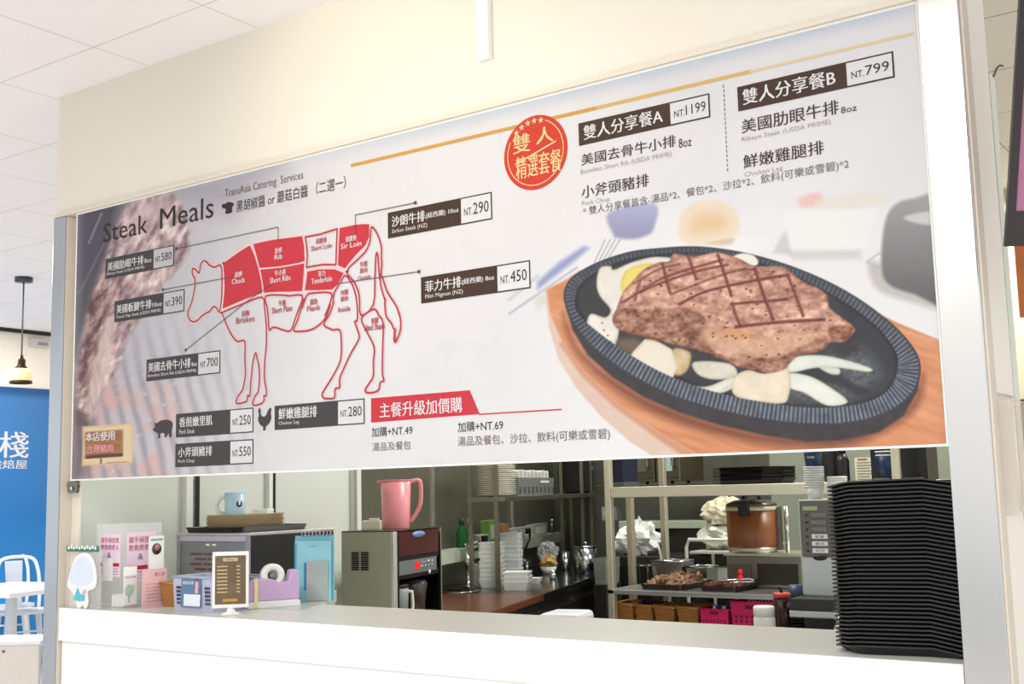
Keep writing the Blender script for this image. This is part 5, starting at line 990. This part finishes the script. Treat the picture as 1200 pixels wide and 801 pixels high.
part('stand', MB().b2((-.05, -.1, 0), (.05, .1, .82), M('stand_dark', (60, 58, 52), .4, .5)), t, .004); part('tub', open_box(MB(), .09, .2, .17, M('tub_clear2', (150, 158, 150), .2, alpha=.5), .9, .004), t); t.children[-1].location = (0, 0, .821)
# back run with ovens and a long shelf
YB2 = 5.2
zo = at(768, 567, y=YB2-.45).z
t = thing('back_bench', 'dark steel back bench with a pale edge along the kitchen end wall', 'bench', (-.2, YB2-.5, 0)); zb_ = at(780, 610, y=YB2-.5).z; zb2 = at(780, 619, y=YB2-.5).z
part('bench_body', MB().b2((0, .02, .05), (1.15, .48, zb2), M('bench_dark', (54, 52, 46), .4, .4)), t, .004); part('pale_edge', MB().b2((-.02, 0, zb2+.0005), (1.17, .48, zb_), M('bench_edge', (170, 178, 158), .4)), t, .003); part('plinth', MB().b2((.03, .05, 0), (1.12, .45, .05), black), t)
t = thing('oven_shelf', 'dark shelf with brackets carrying the steel ovens on the end wall', 'shelf', (-.2, YB2-.5, 0)); part('shelf_board', MB().b2((-.2, 0, zo-.05), (1.02, .5, zo), M('brown_steel', (96, 84, 70), .35, .6)), t, .003)
for x in (-.12, .95): part('support', MB().b2((x-.015, .03, zb_), (x+.015, .06, zo-.051), dark_steel), t)
for u0, u1, lb, gl in ((739, 767, 'steel oven with a long handle, left on the high dark shelf', (96, 92, 78)), (768.5, 797, 'steel oven with a bluish window, right on the high dark shelf', (168, 188, 184))):
    a, b = at(u0, 560, y=YB2-.47), at(u1, 560, y=YB2-.47); w = b.x-a.x-.004; t = thing('oven', lb, 'oven', (a.x, YB2-.47, zo), 0)
    part('case', MB().b2((0, .012, .02), (w, .40, .42), M('oven_steel', (140, 132, 112), .35, .8)), t, .004); part('door', MB().b2((.006, 0, .04), (w-.006, .011, .40), M('oven_door', (112, 106, 90), .3, .8)), t, .003); part('window', MB().b2((w*.2, -.004, .09), (w*.72, -.0005, .36), M('oven_glass_%d' % u0, gl, .1)), t, .002)
    part('handle', MB().tube([(w*.82, 0, .12), (w*.82, -.04, .13), (w*.82, -.04, .37), (w*.82, 0, .38)], .010, chrome), t)
    for x in (.03, w-.03): part('foot', MB().lathe([(.012, 0), (.012, .02)], black, (x, .2, 0), 10), t)
# dark crate between the posts of the upper shelf
a, b = at(713, 566, y=YT0+.22), at(731, 566, y=YT0+.22); solo('dark_crate', MB().b2((0, 0, .03), (b.x-a.x, .18, .26), M('navy_case', (18, 22, 52), .35)).b2((0, -.004, 0), (b.x-a.x, .19, .03), M('case_base', (80, 84, 84), .4)), 'dark navy case on the overhead shelf between the two front posts', 'case', (a.x, YT0+.22, zsh), bevel=.004)
# things on the far ledge left of the prep table
for u, v, lb in ((708, 612, 'pale grey box on the back bench behind the front post'), ):
    P = at(u+8, v, y=YB2-.3); solo('carton', MB().box((0, 0, .05), (.12, .1, .1), gr).box((0, -.052, .05), (.08, .003, .05), white), lb, 'carton', (P.x, YB2-.28, zb_+.0005), .1)

# ------------------------------------------------------------------ kitchen, right: drinks bench behind the counter
ZD = .80; YD0, YD1 = 1.84, 2.55; XD0, XD1 = 1.95, 3.30
t = thing('drinks_bench', 'dark low bench carrying the coffee machine, jars and cups behind the counter', 'bench', (XD0, YD0, 0)); part('bench_top', MB().b2((0, 0, ZD-.04), (XD1-XD0, YD1-YD0, ZD), M('bench_brown', (96, 52, 36), .35, var=.2)), t, .004)
for x in (.04, XD1-XD0-.04):
    for y in (.04, YD1-YD0-.04): part('leg', MB().b2((x-.02, y-.02, 0), (x+.02, y+.02, ZD-.0405), dark_steel), t)
part('lower_shelf', MB().b2((.065, .02, .25), (XD1-XD0-.065, YD1-YD0-.02, .27), dark_steel), t)
YM = 2.08; f = lambda u, v: at(u, v, y=YM)
X0, X1 = f(938.5, 650).x, f(984, 650).x; w = X1-X0; z0, zd, zt_ = f(960, 698).z, f(960, 652).z, f(960, 585).z; zbt = f(960, 720).z
t = thing('coffee_machine', 'grey drinks machine with a button panel, its drip tray above the counter', 'coffee machine', (X0, YM, ZD)); Z = lambda z: z-ZD
cs = M('machine_pale', (196, 196, 186), .4); cd = M('machine_panel', (98, 98, 94), .35); alu = M('brushed_aluminium', (186, 192, 194), .35, .6)
part('case', MB().b2((-.006, .012, Z(z0)), (w+.006, .36, Z(zt_)), cs), t, .006); part('button_panel', MB().b2((.004, 0, Z(zd)+.002), (w-.002, .0115, Z(zt_)-.004), cd), t, .003)
part('door', MB().b2((.004, -.002, Z(z0)+.002), (w-.002, .0115, Z(zd)-.002), alu), t, .003); part('door_notch', MB().lathe([(.001, 0), (.03, 0), (.03, .003), (.001, .003)], black, (w*.5, -.002, Z(zd)-.004), 20, X=Matrix.Rotation(PI/2, 4, 'X'), sy=.4), t)
part('display', MB().b2((w*.12, -.004, Z(zt_)-.045), (w*.5, -.0005, Z(zt_)-.028), M('lcd', (170, 182, 130), .3)), t)
hp_ = Z(zt_)-Z(zd)
for k in range(6): part('button', MB().b2((w*.32, -.005, Z(zt_)-.075-k*.030), (w*.72, -.0005, Z(zt_)-.056-k*.030), white if k > 2 else M('button_grey', (120, 118, 112), .4)), t, .001)
m = MB()
for k in range(6): m.lathe([(.001, 0), (.005, 0), (.005, .003), (.001, .003)], black, (w*.2, -.0005, Z(zt_)-.066-k*.030), 10, X=Matrix.Rotation(PI/2, 4, 'X'))
part('indicator', m, t); m = MB()
for k, s in enumerate(('拿鐵', '美式', '可可')): text(m, s, ink('btn', (80, 76, 76)), (w*.4, -.0056, Z(zt_)-.072-(k+3)*.030), (w*.24, 0, 0), (0, 0, .012))
part('button_lettering', m, t)
part('drip_tray', MB().b2((-.012, -.13, Z(zbt)+.03), (w+.09, .012, Z(z0)-.001), M('tray_dark', (60, 60, 58), .3, .6)), t, .004); part('tray_front', MB().b2((-.014, -.135, Z(zbt)), (w+.09, .30, Z(zbt)+.029), alu), t, .006); part('pedestal', MB().b2((0, 0, 0), (w, .28, Z(zbt)-.0005), black), t)
# cups stacked on the machine
def cup_stack(name, label, group, cx, cy, z, n, r, h, step, m, rim):
    o = None
    for k in range(n):
        loc = (cx+random.uniform(-.001, .001), cy, z+k*step)
        if o is None:
            o = thing(name, label, name.replace('_', ' '), loc, 0, group); part('body', MB().lathe([(r*.72, .001), (r*.98, h), (r*.95, h), (r*.70, .004), (.0001, .004)], m, n=24), o); part('rim', MB().tube([(r*math.cos(i*PI/14), r*math.sin(i*PI/14), h) for i in range(28)], .0032, rim, 6, True), o)
        else: dup(o, loc, 0)
    return o
navy = M('navy_cup', (18, 46, 82), .4); cupw = M('cup_white', (214, 218, 214), .4)
P = f(950, 585); cup_stack('paper_cup', 'white-rimmed paper cup stacked on the coffee machine at the left', 'paper cups on the coffee machine', X0+.045, YM+.09, zt_+.0005, 9, .042, .055, .0105, cupw, cupw)
zc_ = zt_+.0005+8*.0105+.055+.004
t = thing('printed_cup', 'navy paper cup with white print standing on the paper cup stack', 'cup', (X0+.045, YM+.09, zc_)); part('body', MB().lathe([(.033, 0), (.042, .085), (.040, .085), (.031, .004), (.0001, .004)], navy, n=28), t); part('rim', MB().tube([(.042*math.cos(i*PI/14), .042*math.sin(i*PI/14), .085) for i in range(28)], .003, white, 6, True), t)
m = MB(); text(m, 'CAFE', white, (-.018, -.0405, .034), (.036, 0, 0), (0, 0, .009)); m.v = [(x, -math.sqrt(max(.0001, (.034+.1*z+.001)**2-x*x)), z) for x, y, z in m.v]; part('cup_lettering', m, t)
o = None
for k in range(11):
    loc = (X0+.143, YM+.10, zt_+.0005+k*.0088)
    if o is None: o = solo('cup_lid', MB().lathe([(.042, 0), (.044, .004), (.040, .008), (.036, .0085), (.0001, .0085)], white, n=26), 'white cup lid in the stack on the coffee machine, right of the paper cups', 'lid', loc, 0, 'white cup lids on the coffee machine')
    else: dup(o, loc, 0)
# jars on the bench
def jar(name, label, u, vt, wpx, yy, m, capm, caph, cat):
    P = at(u, vt, y=yy); s_ = px(1, P); r = wpx*s_/2; h = P.z-ZD; t = thing(name, label, cat, (P.x, yy, ZD))
    part('jar', MB().lathe([(r*.92, 0), (r, .008), (r, h-caph-.012), (r*.9, h-caph-.001)], m, n=28), t); part('lid', MB().lathe([(r*.98, h-caph), (r*1.0, h-.006), (r*.9, h), (.0001, h)], capm, n=28), t); return t, r, h
jar('white_tub', 'white plastic tub with a screw lid just behind the counter edge', 895, 709.5, 25, 1.98, white, M('tub_lid', (232, 232, 226), .35), .04, 'tub')
t, r, h = jar('sauce_jar', 'dark glass jar with a red lid and spoon beside the white tub', 916, 694, 21, 2.14, M('jar_dark', (58, 34, 32), .12), M('jar_lid', (196, 70, 50), .4), .02, 'jar'); part('spoon', MB().tube([(0, 0, h), (-.012, 0, h+.03)], .007, black), t)
P = at(933, 700, y=2.24); o = None
for k in range(7):
    loc = (P.x+.004, 2.24, ZD+.001+k*.0135)
    if o is None: o = solo('black_cup_lid', MB().lathe([(.040, 0), (.042, .004), (.038, .011), (.034, .012), (.0001, .012)], black, n=26), 'black lid in the ribbed stack under the navy cup behind the counter', 'lid', loc, 0, 'black lids under the navy cup')
    else: dup(o, loc, 0)
zc_ = ZD+.001+6*.0135+.0125; t = thing('printed_cup', 'navy paper cup upside down on the stack of black lids beside the coffee machine', 'cup', (P.x+.004, 2.24, zc_)); hh = max(at(933, 685, y=2.24).z-zc_, .05); part('body', MB().lathe([(.044, 0), (.036, hh), (.0001, hh)], navy, n=28), t); part('rim', MB().tube([(.044*math.cos(i*PI/14), .044*math.sin(i*PI/14), .003) for i in range(28)], .003, navy, 6, True), t)
P = at(968, 738, y=1.9); solo('steel_scoop', MB().tube([(0, 0, .004), (.03, .02, .05), (.055, .03, .12)], [.004, .010, .008], chrome), 'bright steel scoop leaning in front of the coffee machine base', 'scoop', (P.x, 1.9, ZD), 0)
# dark dispensers on the overhead shelf to the right
YS = YT0+.16
a, b = at(958, 555, y=YS), at(990, 555, y=YS); h = .30
t = thing('black_pot', 'large black pot on the overhead shelf above the coffee machine', 'pot', ((a.x+b.x)/2, YS+.03, zsh)); r = (b.x-a.x)/2; part('body', MB().lathe([(r*.8, 0), (r*.95, .03), (r, h), (r*.95, h), (r*.75, .03), (.0001, .02)], M('pot_black', (22, 22, 22), .3), n=30), t); part('rim', MB().tube([(r*math.cos(i*PI/14), r*math.sin(i*PI/14), h) for i in range(28)], .006, dark_steel, 6, True), t)
P = at(993, 560, y=YS); t = thing('black_bottle', 'black bottle on the overhead shelf between the black pot and the posted notice', 'bottle', (P.x, YS-.06, zsh)); part('body', MB().lathe([(.032, 0), (.034, .01), (.034, .11), (.016, .15)], black, n=20), t); part('cap', MB().lathe([(.018, .15), (.018, .185), (.008, .19)], black, n=16), t)
a, b = at(1000, 536, y=4.28), at(1027, 568, y=4.28)
t = thing('posted_notice', 'pale paper notice with lines of writing pinned to the wall behind the machines', 'notice', (a.x, 4.3012, b.z)); part('sheet', MB().b2((0, -.003, 0), (b.x-a.x, 0, a.z-b.z), M('notice_paper', (214, 212, 190), .7)), t); m = MB()
for k in range(8): m.b2(((b.x-a.x)*.1, -.0045, (a.z-b.z)*(.1+.1*k)), ((b.x-a.x)*(.9-.1*(k % 3)), -.0035, (a.z-b.z)*(.13+.1*k)), ink('notice_line', (150, 146, 128)))
m.b2(((b.x-a.x)*.15, -.0045, (a.z-b.z)*.9), ((b.x-a.x)*.6, -.0035, (a.z-b.z)*.96), ink('notice_red', (190, 120, 96))); part('notice_lines', m, t)
for u0, u1, lb, cupin in ((1021, 1049, 'rounded black dispenser with a navy cup in its niche, left of the steel post', True), (1056, 1087, 'rounded black dispenser on the shelf right of the pale steel post', False)):
    a, b = at(u0, 550, y=YS+.02), at(u1, 550, y=YS+.02); w = b.x-a.x; x0_ = a.x; h = .33
    t = thing('drink_dispenser', lb, 'dispenser', (x0_, YS+.02, zsh)); pts = smooth([(0, 0), (w, 0), (w, h*.8), (w*.8, h), (w*.25, h), (.0, h*.8)], 3); pts = [(min(max(x, 0), w), max(z, 0)) for x, z in pts]
    part('case', MB().prism(pts, -.2, 0, M('dispenser_black', (12, 12, 12), .35), Matrix.Rotation(PI/2, 4, 'X')), t); part('drip_grille', MB().b2((w*.2, -.06, 0), (w*.9, -.001, .014), dark_steel), t)
    if cupin:
        P = at(1040, 560, y=YS-.02); rc = px(9.5, P); t2 = thing('printed_cup', 'navy cup with a double white rim standing at the black dispenser', 'cup', (x0_+w*.66, YS-.02+.002, zsh+.0145)); hc = .135; part('body', MB().lathe([(rc*.78, 0), (rc, hc), (rc*.95, hc), (rc*.74, .004), (.0001, .004)], navy, n=28), t2)
        for zz in (hc, hc*.86): part('rim', MB().tube([(rc*(.78+.22*zz/hc)*math.cos(i*PI/14), rc*(.78+.22*zz/hc)*math.sin(i*PI/14), zz) for i in range(28)], .0035, white, 6, True), t2)

# ------------------------------------------------------------------ dining area beyond the left post
XW = -6.3
struct('wall_dining', MB().b2((XW-.06, -1, 0), (XW, 9, CZ), M('dining_cream', (250, 240, 226), .6)))
b = at(58.5, 457, x=XW+.02); zt_ = at(25, 454, x=XW+.02).z
def grad_mat():
    m = bpy.data.materials.new('blue_mural'); m.use_nodes = True; nt = m.node_tree; bs_ = nt.nodes['Principled BSDF']; bs_.inputs['Roughness'].default_value = .5
    tc = nt.nodes.new('ShaderNodeTexCoord'); sx_ = nt.nodes.new('ShaderNodeSeparateXYZ'); nt.links.new(tc.outputs['Object'], sx_.inputs[0]); cr_ = nt.nodes.new('ShaderNodeValToRGB'); mr = nt.nodes.new('ShaderNodeMapRange'); mr.inputs[1].default_value = 0; mr.inputs[2].default_value = 2.6
    nt.links.new(sx_.outputs[2], mr.inputs[0]); nt.links.new(mr.outputs[0], cr_.inputs[0]); nt.links.new(cr_.outputs[0], bs_.inputs['Base Color'])
    e = cr_.color_ramp.elements; e[0].position = .0; e[0].color = [*[float(x) for x in lin((30, 150, 222))], 1]; e[1].position = .93; e[1].color = [*[float(x) for x in lin((62, 120, 178))], 1]; k = e.new(.5); k.color = [*[float(x) for x in lin((26, 112, 180))], 1]; k = e.new(.955); k.color = [*[float(x) for x in lin((30, 84, 140))], 1]
    return m
t = thing('wall_mural', 'big blue printed wall panel with white lettering in the dining area at far left', 'mural', (XW+.003, b.y, .02)); part('panel', MB().b2((0, -4.6, 0), (.02, 0, zt_-.02), grad_mat()), t)
def mtext(m, s, lb, rt): a, c_ = at(*lb, x=XW+.025), at(*rt, x=XW+.025); text(m, s, wht, (.0215, a.y-b.y, a.z-.02), (0, c_.y-a.y, 0), (0, 0, c_.z-a.z), .012)
m = MB(); mtext(m, '棧', (-1, 536), (34, 506)); mtext(m, '烘焙屋', (-12, 549), (32, 538.5)); part('mural_lettering', m, t)
a_, b_ = at(0, 383.5, x=XW+.03), at(60, 390, x=XW+.03); zz = (a_.z+b_.z)/2
struct('trim_30', MB().b2((XW, -1, zz-.03), (XW+.03, 9, zz+.03), black))
P = at(44, 402, x=XW); t = thing('wall_sensor', 'small grey sensor box on the cream wall above the blue mural', 'sensor', P); part('housing', MB().box((.03, 0, 0), (.06, .2, .09), M('sensor_grey', (206, 202, 196), .4)), t, .01); part('lens', MB().box((.062, .02, -.01), (.006, .1, .03), M('sensor_dark', (150, 146, 140), .3)), t)
# pendant lamp
P = at(28, 325, z=CZ); t = thing('pendant_lamp', 'pendant lamp with a cream glass shade and black cord, in front of the blue mural', 'lamp', P); s_ = px(1, P); zr = lambda v: at(26, v, y=P.y).z-P.z
part('canopy', MB().lathe([(10*s_, -.035), (10*s_, 0)], M('canopy_dark', (60, 66, 74), .4), n=30), t); part('cord', MB().tube([(0, 0, -.035), (0, 0, zr(418))], .006, M('cord_grey', (96, 96, 96), .5)), t)
part('socket_cap', MB().lathe([(.012, zr(416)), (.016, zr(420)), (4.5*s_, zr(421)), (4.5*s_, zr(428)), (8*s_, zr(431.5))], M('bronze', (74, 54, 42), .35, .6), n=26), t)
part('glass_shade', MB().lathe([(8*s_, zr(431.5)), (12*s_, zr(436)), (12.2*s_, zr(446)), (11.8*s_, zr(446)), (11.6*s_, zr(437)), (7.5*s_, zr(432))], M('lit_glass', (246, 222, 170), .3, emit=(255, 226, 166), estr=.5), n=34), t); part('shade_rim', MB().lathe([(12.5*s_, zr(446)), (12.7*s_, zr(449)), (11.5*s_, zr(449)), (11.3*s_, zr(446)), (12.5*s_, zr(446))], M('bronze', (74, 54, 42), .35, .6), n=34), t)
part('bulb', MB().lathe([(.0001, zr(444)), (.03, zr(440)), (.032, zr(436)), (.012, zr(432))], M('bulb', (255, 240, 210), .4, emit=(255, 226, 170), estr=6), n=18), t)
# table and metal chairs
P = atD(14, 683, 9.7); tw = M('white_metal', (240, 242, 244), .4)
t = thing('dining_table', 'white dining table in front of the blue mural in the dining area', 'table', (P.x, P.y, 0)); part('table_top', MB().box((0, 0, .725), (1.0, 1.0, .04), tw, rz=.2), t, .008); part('pedestal', MB().lathe([(.24, 0), (.24, .015), (.05, .03), (.045, .70)], tw, n=24), t)
def chair(loc, rz, label):
    t = thing('metal_chair', label, 'chair', loc, rz, 'white metal chairs in the dining area')
    part('seat', MB().prism(smooth([(-.18, -.17), (.18, -.17), (.19, .18), (-.19, .18)], 5), .435, .455, tw), t)
    for sx, sy in ((-1, -1), (1, -1), (1, 1), (-1, 1)): part('leg', MB().tube([(sx*.15, sy*.14, .44), (sx*.2, sy*.2, 0)], [.026, .014], tw, 8), t)
    part('back_frame', MB().tube(smooth([(-.16, .16, .45), (-.17, .19, .62), (-.155, .215, .78), (-.10, .235, .86), (.10, .235, .86), (.155, .215, .78), (.17, .19, .62), (.16, .16, .45)], 4, False), .014, tw, 8), t)
    part('back_slat', MB().prism([(-.055, .45), (.055, .45), (.07, .865), (-.07, .865)], -.004, .004, M('slat_white', (206, 214, 226), .35), Matrix.Translation(Vector((0, .20, 0))) @ Matrix.Rotation(PI/2-.17, 4, 'X') @ Matrix.Translation(Vector((0, -.02, 0)))), t)
    part('cross_brace', MB().tube([(-.17, -.16, .3), (.17, -.16, .3)], .008, tw, 6), t); t.scale = (1.1, 1.1, 1.1); return t
for u, D, rz, lb in ((30, 10.3, 3.8, 'white metal chair at the far right side of the dining table, against the blue mural'), (8, 10.85, 3.5, 'white metal chair behind the dining table, cut by the left picture edge'), (52, 8.2, 2.2, 'nearest white metal chair, half hidden behind the left steel post')):
    Q = atD(u, 640, D); chair((Q.x, Q.y, 0), YAW+rz-PI, lb)
A, B = atD(-40, 757, 6.0), atD(46, 752, 6.0); L = (B-A).length; t = thing('low_partition', 'low beige partition panel on short legs in front of the dining chairs', 'partition', ((A.x+B.x)/2, (A.y+B.y)/2, 0), math.atan2(B.y-A.y, B.x-A.x))
hb = A.z; part('panel', MB().b2((-L/2, 0, hb-.2), (L/2, .03, hb), M('beige_panel', (226, 218, 210), .5)), t, .004); part('top_ledge', MB().b2((-L/2-.01, -.01, hb+.0005), (L/2+.01, .3, hb+.02), tw), t, .004); part('bolt', MB().lathe([(.006, 0), (.006, .01)], dark_steel, (L*.02, 0, hb-.03), 10, X=Matrix.Rotation(PI/2, 4, 'X')), t)
for x in (-L*.4, L*.38): part('leg', MB().b2((x-.03, .002, 0), (x+.03, .028, hb-.2005), M('leg_tan', (176, 160, 140), .5)), t)

# ------------------------------------------------------------------ right edge: pillar side, holder, hanging screen
struct('trim_31', MB().b2((3.395, .272, 0), (3.432, .33, at(1164, 88, y=.30).z), M('pale_green_edge', (226, 234, 226), .25)))
P = at(1168, 80, y=.36); t = thing('ceiling_hook', 'small dark hooked rod at the top of the pillar behind the right post', 'hook', P); part('rod', MB().tube([(-.014, 0, -.03), (.0, 0, 0), (.008, 0, .006), (.016, 0, .002)], .003, dark_steel), t)
a, b = at(1158, 455, x=3.452), at(1186, 604, x=3.452); zb_, zt_ = b.z, a.z; ac = M('holder_acrylic', (238, 228, 216), .1, alpha=.16)
t = thing('brochure_holder', 'empty clear acrylic brochure holder fixed to the pillar side at right', 'holder', (3.4325, .05, zb_)); H = zt_-zb_; D_ = .19
part('back_plate', MB().b2((0, 0, 0), (.003, D_, H), ac), t); part('front_plate', MB().b2((.035, 0, .01), (.038, D_, H*.93), ac), t); part('side_plate', MB().b2((.003, 0, 0), (.035, .003, H*.93), ac), t); part('side_plate', MB().b2((.003, D_-.003, 0), (.035, D_, H*.93), ac), t); part('base_plate', MB().b2((.003, .003, 0), (.035, D_-.003, .003), ac), t)
m = MB()
for y in (0, D_): m.tube([(.038, y, .01), (.038, y, H*.93)], .0022, M('acrylic_edge', (214, 200, 184), .2), 6)
m.tube([(.001, 0, H), (.001, D_, H)], .0022, M('acrylic_edge', (214, 200, 184), .2), 6).tube([(.038, 0, H*.93), (.038, D_, H*.93)], .0022, MATS['acrylic_edge'], 6)
part('edges', m, t)
# tilted screen
P = atD(1178, 289, 2.45); t = thing('hanging_screen', 'black-framed menu screen hanging tilted at the right edge of the picture', 'screen', P, YAW-.05); T = Matrix.Rotation(math.radians(21), 4, 'X'); w, h = .9, .53
def tb(p, q, m): mb = MB().b2(p, q, m); mb.v = [tuple(T @ Vector(x)) for x in mb.v]; return mb
fr = M('screen_bezel', (40, 30, 28), .3)
part('back_case', tb((.12, .012, .08), (w-.12, .05, h-.08), fr), t); part('bezel', tb((0, 0, 0), (.018, .011, h), fr).add([], [], fr), t)
for p, q in (((.018, 0, 0), (w, .011, .075)), ((.018, 0, h-.018), (w, .011, h)), ((w-.018, 0, .075), (w, .011, h-.018))): part('bezel', tb(p, q, fr), t)
part('screen', tb((.018, .002, .075), (w-.018, .0112, h-.018), M('screen_mauve', (150, 96, 124), .2, var=.35, scale=5, emit=(150, 96, 124), estr=.25)), t)
cpt = T @ Vector((w/2, .04, h-.06)); part('hanger', MB().b2((cpt.x-.02, cpt.y+.02, cpt.z), (cpt.x+.02, cpt.y+.06, CZ-P.z), fr), t)
# things on the far wall and shelf seen past the pillar
P = at(1193, 330, y=2.6); t = thing('orange_poster', 'tall orange-brown poster strip seen past the pillar, under the hanging screen', 'poster', (P.x, 2.6, 0)); z0, z1 = at(1193, 372, y=2.6).z, at(1193, 284, y=2.6).z
part('pole', MB().lathe([(.12, 0), (.12, .02), (.014, .03), (.014, z1)], dark_steel, (.1, .03, 0), 18), t); part('print', MB().b2((-.005, 0, z0), (.3, .012, z1+.1), M('poster_orange', (190, 110, 62), .5, var=.3, scale=6)), t)
struct('shelf_cabinet' if False else 'trim_32', MB().b2((3.50, .36, 0), (4.3, .75, .80), M('side_cabinet', (216, 208, 196), .5)))
bk = None; cols = ((40, 40, 44), (236, 232, 226), (70, 70, 74), (150, 200, 60), (236, 120, 40), (240, 240, 236), (50, 70, 120), (200, 60, 70))
P = at(1189, 772, y=.42); hb = P.z-.80; x = P.x
names = ('black', 'white', 'charcoal', 'lime', 'orange', 'pale', 'navy', 'red')
for k, c_ in enumerate(cols):
    t = thing('magazine', names[k]+'-spined magazine in the row standing at the lower right corner', 'magazine', (x, .42, .8005), 0, 'magazines in a row at lower right'); part('cover', MB().b2((0, 0, 0), (.008, .19, hb-.004*(k % 3)), M('cover_'+names[k], c_, .4)), t); part('pages', MB().b2((.0082, .004, .004), (.0125, .186, hb-.008-.004*(k % 3)), paper), t); x += .0135
a, b = at(1190, 468, y=.62), at(1199, 590, y=.62); t = thing('printed_leaflet', 'dark red printed leaflet standing upright past the acrylic holder', 'leaflet', (a.x, .62, .8005)); part('support_rod', MB().lathe([(.05, 0), (.05, .01), (.006, .012), (.006, b.z-.80)], dark_steel, (.06, .006, 0), 16), t); part('leaflet', MB().b2((0, 0, b.z-.80), (.15, .004, a.z-.80), M('leaflet_print', (150, 96, 96), .4, var=.6, scale=14)), t)
